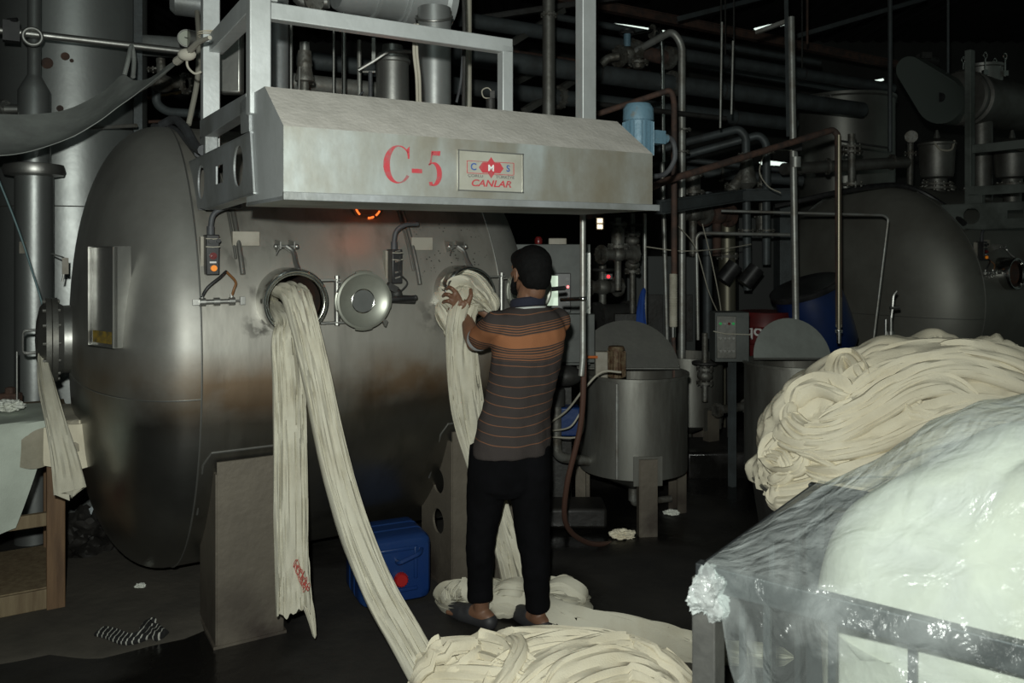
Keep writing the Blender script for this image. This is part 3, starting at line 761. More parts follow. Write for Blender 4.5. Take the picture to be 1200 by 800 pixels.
# manhole on the end of the head
c = V((TL - HD, AX_S, 1.21)); bm = B()
lathe(bm, [(.12, .17), (-.03, .165), (-.06, .185)], c, (1, 0, 0), n=48)
mh = part('manhole', bm, STEEL)
bm = B(); lathe(bm, [(-.055, .185), (-.055, .205), (-.078, .205), (-.08, .2), (-.083, .205), (-.105, .205), (-.107, .19), (-.13, .16), (-.145, .09), (-.15, 0)], c, (1, 0, 0), n=48)
for i in range(14):
    a = 2 * PI * i / 14; o_ = V((0, math.cos(a), math.sin(a))) * .192; cyl(bm, c + o_ + V((-.045, 0, 0)), c + o_ + V((-.12, 0, 0)), .008, n=8)
obj('manhole_cover', bm, DSTEEL, mh, xf=ML)
bm = B()
for yo in (-.02, .03): tube(bm, fillet([c + V((-.13, yo, .05)), c + V((-.2, yo, .05)), c + V((-.2, yo, -.06)), c + V((-.13, yo, -.06))], .02), .005, n=8)
obj('cover_handle', bm, STEEL, mh, xf=ML)
MANH = c.copy()

# hood motor (blue) behind the end of the hood
q = ms(748, 150, -.62)
bm = B(); cz = ms(748, 150, -.62).z
lathe(bm, [(-.12, .05), (-.11, .062), (.05, .062), (.055, .066), (.105, .064), (.125, .05), (.13, 0)], (q.x, q.y, cz - .02), (0, 0, 1), n=32)
for i in range(22):
    a = 2 * PI * i / 22; box(bm, (q.x + .066 * math.cos(a), q.y + .066 * math.sin(a), cz - .05), (.012, .003, .15), Matrix.Rotation(a, 3, 'Z'))
mo = part('reel_motor', bm, BLUEM, label='dusty blue electric motor')
bm = B(); lathe(bm, [(.032, .070), (.085, .069), (.108, .055), (.114, 0)], (q.x, q.y, cz - .0), (0, 0, 1), n=32)
obj('fan_cowl', bm, BLUEM, mo, xf=ML)
bm = B(); box(bm, (q.x + .09, q.y - .02, cz - .04), (.06, .06, .06)); cyl(bm, (q.x + .12, q.y - .02, cz - .04), (q.x + .15, q.y - .02, cz - .04), .022, n=14)
obj('terminal_box', bm, BLUEM, mo, xf=ML)
bm = B(); tube(bm, catmull([(q.x + .14, q.y - .02, cz - .03), (q.x + .19, q.y - .02, cz - .05), (q.x + .2, q.y - .02, cz - .13), (q.x + .16, q.y, cz - .2), (q.x + .05, q.y, cz - .22)], 24), .012, n=10)
obj('motor_hose', bm, RUBBER, mo, xf=ML)

# dusty raised concrete under and beside the dished head
SLABM = mat('dusty_concrete', (.075, .066, .052), .9, 0, (.045, .04, .032), 2.5, .35, .65, bump=.5, bscale=18)
bm = B(); P_ = []
for x, y in ((-60, 665), (60, 640), (130, 640), (235, 655), (262, 700), (250, 735), (215, 748), (170, 758), (120, 770), (60, 765), (0, 778), (-70, 800)):
    Y_ = H * F / (y - HY); P_.append(V(((x - 600) / F * Y_, Y_, 0)))
C_ = sum(P_, V((0, 0, 0))) / len(P_); n_ = len(P_); ring0, ring1 = [], []
for i in range(n_ * 8):
    k_ = i / 8; a_, b_ = P_[int(k_) % n_], P_[(int(k_) + 1) % n_]; p_ = a_.lerp(b_, k_ % 1); p_ = p_ + (p_ - C_).normalized() * (.05 * noise.noise(p_ * 4)); ring0.append(p_)
rs_ = [[bm.verts.new(C_.lerp(p_, k_) + V((0, 0, z_))) for p_ in ring0] for k_, z_ in ((1.0, 0), (.97, .006), (.9, .012), (.5, .014))]
for A_, B_ in zip(rs_, rs_[1:]): bridge(bm, A_, B_)
bm.faces.new(rs_[-1]); struct('floor_slab', bm, SLABM)

# blue jerrycan lying under the vessel
JC = thing('jerrycan', mw(.517, .17, 0), 'blue plastic jerrycan with a red cap lying under the vessel', 'jerrycan')
def jr(hx, hz, r, y, n=10):
    out = []
    for cx_, cz_, a0 in ((hx - r, hz - r, 0), (-hx + r, hz - r, 90), (-hx + r, -hz + r, 180), (hx - r, -hz + r, 270)):
        for i in range(n + 1): a = math.radians(a0 + 90 * i / n); out.append(V((cx_ + r * math.cos(a), y, cz_ + r * math.sin(a))))
    return out
RJ = Matrix.Rotation(math.radians(-6), 4, 'Z'); TJ = Matrix.Translation((.517, .165, .160)) @ RJ
bm = B(); secs = []
for y, k in ((-.150, .80), (-.148, .90), (-.135, .97), (-.11, 1), (-.05, 1), (-.045, .975), (-.03, .975), (-.025, 1), (.035, 1), (.04, .975), (.055, .975), (.06, 1), (.12, 1), (.145, .95), (.15, .85)):
    secs.append([bm.verts.new(v) for v in jr(.172 * k, .155 * k, .045, y)])
for A_, B_ in zip(secs, secs[1:]): bridge(bm, A_, B_)
bm.faces.new(secs[0]); bm.faces.new(secs[-1]); bm.transform(TJ)
obj('can_body', bm, BLUEP, JC, xf=ML)
bm = B()
for z in (-.09, .10): box(bm, (.0, -.152, z), (.20, .012, .018))
box(bm, (.09, -.153, .03), (.018, .012, .15)); bm.transform(TJ); obj('moulded_rib', bm, BLUEP, JC, xf=ML, bevel=.005)
bm = B(); lathe(bm, [(-.03, .022), (-.012, .024), (-.012, .030), (.012, .030), (.018, .026), (.018, 0)], (.015, -.165, -.035), (0, -1, 0), n=24)
for i in range(16): a = 2 * PI * i / 16; box(bm, (.015 + .030 * math.cos(a), -.166, -.035 + .030 * math.sin(a)), (.005, .022, .004), Matrix.Rotation(-a, 3, 'Y'))
bm.transform(TJ); obj('cap', bm, REDC, JC, xf=ML, label='red screw cap')
bm = B(); tube(bm, fillet([(.0, -.146, .045), (.0, -.185, .05), (.10, -.185, .08), (.12, -.146, .085)], .02), .011, n=10); bm.transform(TJ); obj('handle', bm, BLUEP, JC, xf=ML)
# ================================================================== pipes and plant around
def run(name, label, cat, pts, r, m, bend=None, fl=(), n=14, group=None, fr=2.1, extra=None):
    W_ = [px(*p) for p in pts]
    bm = B(); pipe(bm, W_, r, bend, n) if len(W_) > 2 else cyl(bm, W_[0], W_[1], r, n=n)
    if not fl and not extra: return one(name, bm, m, label, cat, group)
    t = thing(name, min(W_, key=lambda p: p.z), label, cat, group); obj('pipe', bm, m, t)
    for x, y, Y, ax in fl:
        bm = B(); c = px(x, y, Y); flange(bm, c, ax, r * fr, max(.012, r * .35)); obj('flange', bm, CAST, t)
    if extra: extra(t)
    return t
def dpipe(x, y, Y, x1, r, m, label, x0=None, fl=(), name='overhead_pipe', sup=()):
    a = px(x, y, Y)
    def at(xp): k = (xp - 600) / F; t = (k * a.y - a.x) / (D.x - k * D.y); return a + D * t
    p, q = at(x0 if x0 is not None else x), at(x1)
    t = thing(name, (p + q) / 2, label, 'pipe'); bm = B(); cyl(bm, p, q, r, n=24); obj('pipe', bm, m, t)
    for f in fl: bm = B(); flange(bm, at(f), D, r * 1.5, .04, 10); obj('flange', bm, m if False else CAST, t)
    for f in sup: bm = B(); c = at(f); cyl(bm, c, V((c.x, c.y, 5.38)), .008, n=6); torus(bm, c, D, r + .006, .006, n=20, m=6); obj('hanger', bm, IRON, t)
    return t
dpipe(600, 32, 7.0, 1045, .062, DPIPE, 'upper grey overhead pipe, third below the roof beam', x0=540, sup=(850, 940), fl=(735,))
dpipe(600, 73, 6.4, 1010, .078, DPIPE, 'thick dark overhead pipe with a bright top edge', x0=535, sup=(700, 845), fl=(788,))
dpipe(600, 108, 6.6, 930, .066, DPIPE, 'lower dark overhead pipe passing behind the blue motor', x0=532, fl=(655,), sup=(860,))
dpipe(560, 56, 7.6, 760, .03, RUST, 'slim rusty pipe between the thick overhead pipes', x0=545)
dpipe(802, 46, 8.3, 960, .032, DPIPE, 'slim grey overhead pipe beside the elbow of the pale riser', x0=640)
dpipe(700, 122, 6.0, 850, .02, IRON, 'thin dark pipe hung below the thick overhead pipe', x0=700, name='service_pipe')
dpipe(350, 97, 4.9, 470, .055, LPIPE, 'horizontal pale pipe with a rust drip behind the hood', x0=322, name='service_pipe')
dpipe(372, 72, 5.6, 440, .06, DPIPE, 'horizontal grey pipe just above the pale pipe behind the hood', x0=350, name='service_pipe')
# braces between the wall and the pipes
for i, (p, q, lb) in enumerate((((600, 50, 6.9), (660, 12, 7.6), 'thin slanting brace at the top beside the tall grey riser'), ((600, 98, 6.9), (640, 78, 7.6), 'short slanting brace between the thick pipes beside the grey riser'),
                               ((614, 130, 6.5), (676, 92, 7.2), 'slanting brace low behind the grey riser'))):
    bm = B(); bar(bm, px(*p), px(*q), .05, .05); one('brace', bm, DSTEEL, lb, 'brace')
# verticals above the hood
run('vertical_pipe', 'tall grey vertical pipe between the short frame post and the tall frame post', 'pipe', [(643, -60, 5.6), (643, 175, 5.6)], .044, DSTEEL, fl=[(643, 18, 5.6, (0, 0, 1))], fr=1.3)
run('vertical_pipe', 'cream plastic vertical pipe behind the hood frame rail', 'pipe', [(548.5, -60, 4.6), (548.5, 140, 4.6)], .021, PVC)
bm = B(); tube(bm, catmull([px(535, 120, 3.75), px(540, 95, 3.75), px(543, 57, 3.7), px(546, 45, 3.6)], 20), .006, n=8); one('cable', bm, RUBBER, 'grey cable drooping beside the cream plastic pipe', 'cable')
bm = B(); tube(bm, catmull([px(542, -40, 3.7), px(544, 40, 3.7), px(543, 128, 3.75)], 12), .008, n=8); one('cable', bm, IRON, 'dark cable hanging straight behind the hood frame rail', 'cable')
bm = B()
for dx in (0, 3.5): tube(bm, catmull([px(486 + dx, 28, 3.27), px(485 + dx, 60, 3.28), px(488 + dx, 90, 3.3), px(489 + dx, 120, 3.35)], 20), .006, n=8)
one('cable', bm, WIRE, 'pale taped cable tied down over the hood frame rail', 'cable')
# duct work on top of the machine
T1 = thing('steam_duct', px(509, 150, 4.4), 'shiny vertical duct joining a big round drum above the hood', 'duct')
bm = B(); cyl(bm, px(509, 160, 4.35), px(509, 10, 4.35), .088, n=40); obj('riser', bm, mat('bright_sheet', (.55, .57, .56), .35, .75, (.4, .41, .4), 3, .35, .7, bump=.06, bscale=16), T1)
bm = B(); a = px(395, -22, 4.55); q = a + D * .68
lathe(bm, [(0, .0), (.0, .15), (.03, .165), (.2, .165), (.203, .178), (.22, .178), (.223, .165), (.37, .165), (.373, .178), (.39, .178), (.393, .19), (.60, .19), (.62, .205), (.66, .205), (.68, .16), (.69, 0)], a, D, n=48)
obj('drum', bm, GALV, T1)
bm = B(); torus(bm, px(509, 22, 4.35) + V((0, -.03, 0)), V((0, -.5, 1)), .096, .006, n=36); obj('weld_collar', bm, STEEL, T1)
T1 = thing('steam_pot', px(460, 150, 4.5), 'short steel pot with a clamp lid and slanting handle above the hood', 'pot')
bm = B(); lathe(bm, [(-.4, .094), (0, .088), (.005, .098), (.02, .098), (.025, .09), (.05, .085), (.06, .06), (.1, .055), (.1, 0)], px(460, 75, 4.5), n=40); obj('pot', bm, STEEL, T1)
bm = B(); tube(bm, fillet([px(420, 82, 4.3), px(437, 72, 4.3), px(455, 60, 4.3), px(482, 61, 4.35)], .03), .010, n=8); obj('clamp_bar', bm, STEEL, T1)
bm = B(); box(bm, px(438, 58, 4.3), (.018, .018, .12)); cyl(bm, px(425, 84, 4.3), px(440, 84, 4.3), .006, n=8); cyl(bm, px(421, 47, 4.5), px(421, 130, 4.5), .011, n=10); obj('clamp_post', bm, LPIPE, T1)
bm = B(); torus(bm, px(431, 118, 4.3), N, .05, .005, n=24, a0=1.4, a1=4.2); cyl(bm, px(434, 84, 4.3), px(434, 122, 4.3), .011, n=10); obj('wire_loop', bm, RUBBER, T1)
T1 = thing('relief_valve', px(357, 120, 4.2), 'small dusty relief valve standing behind the hood', 'valve')
bm = B(); lathe(bm, [(-.16, .014), (0, .014), (0, .022), (.05, .022), (.055, .048), (.07, .05), (.09, .042), (.13, .036), (.14, .04), (.15, .038), (.21, .034), (.215, .0)], px(357, 108, 4.2), n=20); obj('valve_body', bm, CAST, T1)
bm = B(); cyl(bm, px(357, 62, 4.2), px(357, 50, 4.2), .026, n=16); obj('valve_cap', bm, STEEL, T1)
bm = B(); cyl(bm, px(351, 78, 4.15), px(350, 110, 4.15), .006, n=6); obj('lever', bm, STEEL, T1)
run('vertical_pipe', 'wide galvanised duct beside the second tall frame post', 'pipe', [(326, -60, 4.2), (326, 130, 4.2)], .052, GALVD)
for x, r_, m_, lb in ((341, .010, STEEL, 'thin bright rod beside the relief valve'), (391, .007, STEEL, 'very thin rod between the relief valve and the steel pot'), (403, .012, CHROME, 'slim bright rod in front of the pale pipe')):
    run('vertical_pipe', lb, 'rod', [(x, 15, 4.5), (x, 125, 4.5)], r_, m_)
T1 = thing('valve', px(367, 0, 4.3), 'pipe elbow with a round handwheel at the top edge above the frame rail', 'valve')
bm = B(); pipe(bm, [px(345, -30, 4.3), px(350, 4, 4.3), px(385, 2, 4.3)], .035, .06); obj('elbow', bm, STEEL, T1)
bm = B(); flange(bm, px(368, 2, 4.22), N, .05, .02, 6); obj('handwheel', bm, CAST, T1)
T1 = thing('solenoid_valve', px(577, 130, 3.9), 'tiny valve with a looped wire beside the short frame post', 'valve')
bm = B(); cyl(bm, px(575, 128, 3.9), px(575, 116, 3.9), .022, n=12); box(bm, px(577, 111, 3.9), (.022, .02, .035)); obj('valve_body', bm, IRON, T1)
bm = B(); tube(bm, catmull([px(578, 110, 3.9), px(572, 103, 3.9), px(565, 106, 3.9), px(567, 114, 3.9), px(576, 116, 3.9), px(579, 124, 3.9)], 24), .003, n=6); obj('valve_wire', bm, WIRE, T1)
bm = B(); box(bm, px(271, 72, 4.0), (.11, .06, .32)); one('junction_box', bm, STEEL, 'bright steel box held between the two tall frame posts', 'box', bevel=.01)
# valve cluster, upper middle
def vc(t):
    bm = B(); ball(bm, px(735, 63, 6.9), .075, 16, (1, .8, .9)); flange(bm, px(726, 66, 6.9), D, .095, .03); flange(bm, px(745, 60, 6.9), D, .095, .03); obj('valve_body', bm, CAST, t)
    bm = B(); cyl(bm, px(735, 55, 6.9), px(735, 40, 6.9), .03, n=12); obj('bonnet', bm, BLUEM, t, label='blue bonnet')
    bm = B(); torus(bm, px(735, 38, 6.9), (0, .2, 1), .062, .010, n=24); bar(bm, px(727, 38, 6.9), px(743, 38, 6.9), .015, .01); obj('handwheel', bm, BLACK, t)
run('process_pipe', 'pale pipe from the blue-bonnet valve bending down beside the elbow pipes to the wrapped joint', 'pipe', [(745, 60, 6.9), (788, 36, 6.6), (799, 52, 6.6), (799, 190, 6.6), (799, 420, 6.6)], .030, LPIPE, .10, fl=[(801, 152, 6.6, (0, 0, 1)), (799, 178, 6.6, (0, 0, 1)), (799, 232, 6.6, (0, 0, 1))], extra=vc)
T1 = thing('flanged_pipe', px(760, 62, 7.1), 'short fat brown pipe piece with a round end flange beside the blue-bonnet valve', 'pipe')
bm = B(); cyl(bm, px(745, 60, 7.1), px(785, 69, 7.2), .062, n=24); obj('pipe', bm, RUST, T1)
bm = B(); flange(bm, px(784, 68, 7.15), D, .10, .03); obj('flange', bm, CAST, T1)
T1 = thing('strainer', px(748, 80, 6.7), 'small round-capped strainer under the blue-bonnet valve', 'strainer')
bm = B(); pipe(bm, [px(704, 76, 6.7), px(712, 68, 6.7), px(725, 66, 6.7)], .035, .06); cyl(bm, px(748, 72, 6.7), px(748, 80, 6.7), .06, .04, n=18); flange(bm, px(748, 74, 6.7), (0, 0, 1), .085, .02, 8); obj('strainer_body', bm, CAST, T1)
run('process_pipe', 'slim bright pipe dropping from the bright valve to below the blue motor', 'pipe', [(738, 42, 7.4), (765, 36, 7.2), (774, 34, 7.1), (776, 60, 7.1), (777, 190, 7.1)], .020, CHROME, .05, fl=[(764, 37, 7.2, (1, .3, 0))], fr=3.2)
run('vertical_pipe', 'slim pale pipe seen below the hood end, beside the dark brown pipe', 'pipe', [(776, 190, 7.1), (785, 513, 7.1)], .02, LPIPE)
run('process_pipe', 'dark brown pipe slanting behind the hood end then dropping to the lagged joint', 'pipe', [(696, 135, 5.2), (786, 105, 5.2), (790, 118, 5.2), (790, 322, 5.2)], .019, RUST, .06)
T1 = thing('lagged_pipe', px(789, 400, 5.2), 'pipe joint wrapped in pale ribbed rope insulation above the small steel vat', 'pipe')
bm = B()
for i in range(30): torus(bm, px(789, 322 + i * 2.05, 5.2), (0, 0, 1), .018, .0085, n=18, m=6)
obj('rope_wrap', bm, mat('rope_wrap', (.42, .40, .33), .95, 0, (.3, .28, .22), 10), T1)
bm = B(); pipe(bm, [px(789, 318, 5.2), px(789, 396, 5.2), px(790, 415, 5.2), px(790, 452, 5.2), px(783, 460, 5.2)], .013, .05); obj('pipe', bm, RUST, T1)
bm = B(); cyl(bm, px(789, 383, 5.2), px(789, 395, 5.2), .016, n=10); box(bm, px(789, 430, 5.2), (.06, .03, .035)); obj('coupling', bm, CHROME, T1)
# elbow pipes
for pts, yf, lb in ((((700, 200, 7.7), (790, 170, 7.4), (866, 151, 7.1), (874, 160, 7.1), (875, 262, 7.1), (876, 340, 7.1)), 181, 'upper grey elbow pipe bending down above the angle valve'),
                    (((700, 212, 7.9), (810, 180, 7.5), (890, 158, 7.3), (898, 168, 7.3), (898, 262, 7.3), (898, 310, 7.3)), 180, 'lower grey elbow pipe bending down beside the angle valve')):
    run('elbow_pipe', lb, 'pipe', list(pts), .036, DPIPE, .10, fl=[(pts[3][0] + .5, yf, pts[3][2], (0, 0, 1)), (pts[3][0] + .5, 270, pts[3][2], (0, 0, 1))])
T1 = thing('angle_valve', px(872, 232, 7.0), 'cone-shaped grey angle valve hanging under the upper elbow pipe', 'valve')
bm = B(); cyl(bm, px(875, 185, 7.0), px(875, 215, 7.0), .045, .085, n=20); cyl(bm, px(875, 215, 7.0), px(875, 222, 7.0), .085, .04, n=20); cyl(bm, px(872, 202, 7.0), px(855, 226, 7.0), .04, .055, n=18); flange(bm, px(858, 221, 7.0), px(872, 202, 7) - px(855, 226, 7), .075, .02); obj('valve_body', bm, CAST, T1)
T1 = thing('pipe_rack_beam', px(850, 240, 6.4), 'grey channel beam carrying the pipes beyond the hood end', 'beam')
bm = B(); a, b = px(772, 243, 5.9), px(868, 229, 6.9); bar(bm, a, b, .05, .085); bar(bm, a + V((0, -.03, .045)), b + V((0, -.03, .045)), .09, .01); bar(bm, a + V((0, -.03, -.045)), b + V((0, -.03, -.045)), .09, .01); obj('beam', bm, DPIPE, T1)
bm = B(); a, b = b, px(930, 228, 7.0); bar(bm, a, b, .05, .085); bar(bm, a + V((0, -.03, .045)), b + V((0, -.03, .045)), .09, .01); bar(bm, a + V((0, -.03, -.045)), b + V((0, -.03, -.045)), .09, .01); obj('beam', bm, DPIPE, T1)
run('process_pipe', 'long dark brown pipe slanting up to the elbow above the rope-wrapped drop', 'pipe', [(690, 252, 3.9), (780, 212, 4.9), (976, 152, 5.6), (982, 158, 5.6), (983, 380, 5.6)], .022, RUST, .06)
def sleeve(t):
    bm = B()
    for i in range(16): torus(bm, px(983, 349 + i * 2.2, 5.6), (0, 0, 1), .014, .009, n=14, m=6)
    obj('rope_wrap', bm, BEIGE, t)
    bm = B(); cyl(bm, px(983, 386, 5.6), px(983, 402, 5.6), .014, n=10); flange(bm, px(983, 388, 5.6), (0, 0, 1), .024, .01, 6); obj('coupling', bm, CHROME, t)
run('drop_pipe', 'slim brassy pipe dropping to the steel vat with the raised lid', 'pipe', [(983, 158, 5.55), (983, 386, 5.55)], .013, mat('brassy_pipe', (.30, .27, .20), .4, .8), extra=sleeve)
def gal(t):
    bm = B(); cyl(bm, px(932, 184, 6.3), px(932, 196, 6.3), .042, n=18); cyl(bm, px(931.5, 178, 6.3), px(932, 184, 6.3), .02, n=12); obj('sleeve', bm, LPIPE, t)
    bm = B(); box(bm, px(930, 171, 6.3), (.10, .08, .08)); obj('actuator', bm, BLACK, t)
run('vertical_pipe', 'tall galvanised vertical pipe with a black actuator box', 'pipe', [(927, 20, 6.3), (933, 400, 6.3)], .026, LPIPE, extra=gal)
bm = B(); bar(bm, px(886, 38, 6.5), px(930, 22, 6.3), .03, .03); one('bracket', bm, LPIPE, 'pale bracket arm meeting the top of the tall galvanised pipe', 'bracket')
bm = B(); bar(bm, px(921, -20, 6.3), px(924, 160, 6.3), .022, .022); one('vertical_rod', bm, DPIPE, 'thin grey rod running close beside the tall galvanised pipe', 'rod')
bm = B(); tube(bm, catmull([px(928, 176, 6.2), px(900, 178, 6.2), px(890, 200, 6.2), px(900, 218, 6.2), px(915, 226, 6.2)], 28), .004, n=6); one('cable', bm, WIRE, 'pale looped cable beside the black actuator box', 'cable')
for x, y1, r_, lb in ((1043, 178, .022, 'dark vertical rod between the round tank and the curved belt cover'), (946, 52, .012, 'thin brown hanging rod at the top above the round tank'), (1111, 88, .013, 'thin hanging rod above the belt cover'),
                      ):
    run('hanging_rod', lb, 'rod', [(x, -60, 8.2), (x, y1, 8.2)], r_, RUST if x == 946 else DPIPE)
for x, y0, y1, lb in ((845, 26, 150, 'thin rod hanging in front of the overhead pipes, beside the elbow pipe'), (858, 48, 134, 'shorter thin rod beside the hanging rod at the overhead pipes')):
    run('hanging_rod', lb, 'rod', [(x + 1, y0, 6.0), (x - 1, y1, 6.0)], .008, LPIPE)
run('thin_pipe', 'thin pipe bent down in front of the far vessel head', 'pipe', [(845, 247, 6.7), (1035, 252, 6.7), (1041, 256, 6.7), (1021, 420, 6.7)], .012, LPIPE, .04)
run('thin_pipe', 'thin pale pipe bent down beside the rope-wrapped joint', 'pipe', [(925, 275, 6.6), (820, 273, 6.5), (816, 278, 6.5), (818, 398, 6.5)], .014, LPIPE, .04)
run('vertical_pipe', 'fat dull pipe standing behind the control box on the vats', 'pipe', [(852, 255, 7.6), (853, 499, 7.6)], .078, mat('dull_brassy_steel', (.17, .16, .12), .45, .7), fl=[(852, 300, 7.6, (0, 0, 1))], fr=1.35)
run('vertical_pipe', 'dull grey pipe beside the fat dull pipe', 'pipe', [(829, 225, 7.8), (829, 494, 7.8)], .045, DPIPE)
run('vertical_pipe', 'slim bright pipe stub under the elbow pipes', 'pipe', [(877, 275, 7.1), (877, 318, 7.1)], .018, LPIPE)
run('pipe_manifold', 'grey horizontal pipe behind the angle valve', 'pipe', [(800, 200, 8.2), (940, 212, 8.2)], .055, DPIPE, fl=[(845, 204, 8.2, (1, 0, 0))], fr=1.4)
run('pipe_manifold', 'thin grey horizontal pipe above the manifold behind the angle valve', 'pipe', [(790, 186, 8.6), (930, 200, 8.6)], .03, DPIPE)
run('pipe_manifold', 'thick grey horizontal pipe between the round tank and the tall galvanised pipe', 'pipe', [(918, 198, 7.3), (1062, 190, 7.9)], .055, DSTEEL, fl=[(970, 195, 7.5, (1, 0, 0)), (1045, 190, 7.85, (1, 0, 0))], fr=1.4)
T1 = thing('gate_valve', px(998, 215, 7.2), 'upright valve with twin round flanges in front of the round tank', 'valve')
bm = B(); cyl(bm, px(998, 157, 7.2), px(998, 218, 7.2), .032, n=16); flange(bm, px(998, 172, 7.2), (0, 0, 1), .085, .02); flange(bm, px(998, 178, 7.2), (0, 0, 1), .085, .02); flange(bm, px(998, 216, 7.2), (0, 0, 1), .10, .02); obj('valve_body', bm, CAST, T1)
bm = B(); bar(bm, px(984, 165, 7.2), px(1040, 173, 7.4), .02, .015); obj('lever', bm, IRON, T1)
T1 = thing('round_valve', px(1067, 165, 8.0), 'small round-faced valve beside the curved belt cover', 'valve')
bm = B(); cyl(bm, px(1067, 160, 8.0), px(1068, 160, 7.85), .058, n=20); cyl(bm, px(1067, 160, 8.1), px(1066, 240, 8.1), .03, n=12); flange(bm, px(1067, 180, 8.1), (0, 0, 1), .06, .02); obj('valve_body', bm, CAST, T1)
# round tank behind
T1 = thing('round_tank', px(988, 290, 10.0), 'plain round steel tank standing behind the gate valve', 'tank')
bm = B(); lathe(bm, [(0, .58), (3.42, .58), (3.44, .60), (3.47, .60), (3.47, .56), (3.40, .1), (3.40, 0)], V((px(988, 290, 10).x, 10, 0)), n=56); obj('shell', bm, mat('tank_steel', (.22, .22, .20), .4, .7, (.16, .16, .145), 2), T1)
bm = B(); torus(bm, px(970, 114, 9.5), (0, -1, .0), .04, .008, n=14, a0=0, a1=PI * 2); obj('lid_handle', bm, STEEL, T1)
# distant lamps and LED
T1 = thing('wall_lamp', px(703, 262, 14.0), 'small lit twin lamp far off under the hood end', 'lamp')
for y in (258.5, 265.5): bm = B(); box(bm, px(703, y, 14.0), (.09, .04, .075)); obj('lamp_pane', bm, LAMPM, T1)
bm = B(); box(bm, px(703, 262, 14.05), (.14, .05, .22)); obj('lamp_body', bm, IRON, T1)

# ================================================================== control cabinet behind the worker
CB = thing('control_cabinet', px(648, 290, 5.0).xy.to_3d(), 'grey control cabinet with a lit screen behind the worker', 'cabinet')
def pbox(x0, y0, x1, y1, Y, dep, par, nm, m, bevel=.004, **k):
    a, b = px(x0, y0, Y), px(x1, y1, Y); bm = B(); box(bm, ((a.x + b.x) / 2, Y + dep / 2, (a.z + b.z) / 2), (abs(b.x - a.x), dep, abs(a.z - b.z)))
    return obj(nm, bm, m, par, bevel=bevel, **k)
pbox(602, 286, 692, 428, 5.0, .35, CB, 'body', PANEL)
pbox(610, 428, 670, 612, 5.1, .2, CB, 'stand', IRON)
pbox(600, 368, 697, 425, 4.93, .08, CB, 'lower_box', PANEL)
pbox(614, 320, 669, 366, 4.96, .05, CB, 'screen_housing', BLACK)
pbox(618, 323, 654, 358, 4.95, .012, CB, 'screen', SCREEN, .001, label='lit pale green screen')
pbox(620, 347, 636, 355, 4.945, .006, CB, 'screen_key', PANEL, .001)
KEYM = mat('key_grey', (.12, .12, .12), .5)
for i in range(4): bm = B(); cyl(bm, px(665, 327 + i * 8.5, 4.96), px(665, 327 + i * 8.5, 4.945), .012, n=10); obj('function_key', bm, KEYM, CB)
bm = B(); cyl(bm, px(665.5, 336, 4.945), px(665.5, 336, 4.935), .008, n=10); obj('red_led', bm, REDLED, CB)
pbox(686, 296, 692, 372, 4.97, .03, CB, 'bright_edge_strip', CHROME, .001)
bm = B(); lathe(bm, [(-.01, .022), (.0, .024), (.02, .024), (.035, .015), (.038, 0)], px(631, 284, 5.05), n=18); obj('beacon', bm, DRED, CB, label='dark red beacon')
pbox(643, 279, 664, 288, 5.02, .06, CB, 'label_box', BEIGE)
# slim post and rod in front of the cabinet
run('hanging_post', 'slim bright post hanging from the hood down past the lit screen', 'pipe', [(683, 247, 3.85), (683, 420, 3.85), (681, 440, 3.85)], .014, LPIPE)
bm = B(); cyl(bm, px(657, 351, 3.9), px(682, 350, 3.85), .010, n=10); ball(bm, px(683, 350, 3.85), .018, 12); one('rod', bm, CHROME, 'short bright rod pointing sideways from the slim post', 'rod')
bm = B(); tube(bm, catmull([px(683, 395, 3.9), px(684, 440, 3.9), px(680, 500, 3.95), px(664, 570, 4.05), px(664, 615, 4.2), px(690, 636, 4.45), px(725, 636, 4.7)], 50), .014, n=10); one('hose', bm, mat('brown_rubber', (.07, .035, .025), .55), 'brown rubber hose hanging down to the floor beside the worker', 'hose')
bm = B(); tube(bm, catmull([px(728, 436, 4.5), px(705, 436, 4.5), px(685, 455, 4.5), px(665, 480, 4.6), px(645, 495, 4.7)], 30), .006, n=8); one('cable', bm, WIRE, 'pale cable looping from the small vat rim toward the worker', 'cable')
bm = B(); tube(bm, catmull([px(645, 505, 4.7), px(668, 500, 4.6), px(682, 482, 4.6), px(684, 500, 4.6), px(676, 512, 4.6), px(645, 512, 4.7)], 40), .005, n=8); one('cable', bm, WIRE, 'pale cable curled in a small loop beside the brown hose', 'cable')
bm = B(); box(bm, px(665, 492, 4.9), (.14, .12, .17)); bb = one('crate', bm, BLUEP, 'small blue crate low behind the brown hose', 'crate', bevel=.01)
T1 = thing('floor_pipework', px(655, 530, 4.7), 'dark low pipework between the worker and the small vat', 'pipework')
bm = B(); pipe(bm, [px(652, 470, 4.8), px(652, 535, 4.8), px(690, 540, 4.9)], .03, .06); obj('pipe', bm, CAST, T1)
bm = B(); ball(bm, px(662, 440, 4.9), .09, 14, (1.2, 1, .7)); cyl(bm, px(652, 455, 4.8), px(652, 475, 4.8), .05, n=14); obj('pump_head', bm, IRON, T1)
bm = B(); box(bm, px(660, 600, 4.9), (.5, .25, .12)); one('floor_plinth', bm, FLOORM, 'low dark concrete plinth behind the brown hose', 'plinth', bevel=.02)

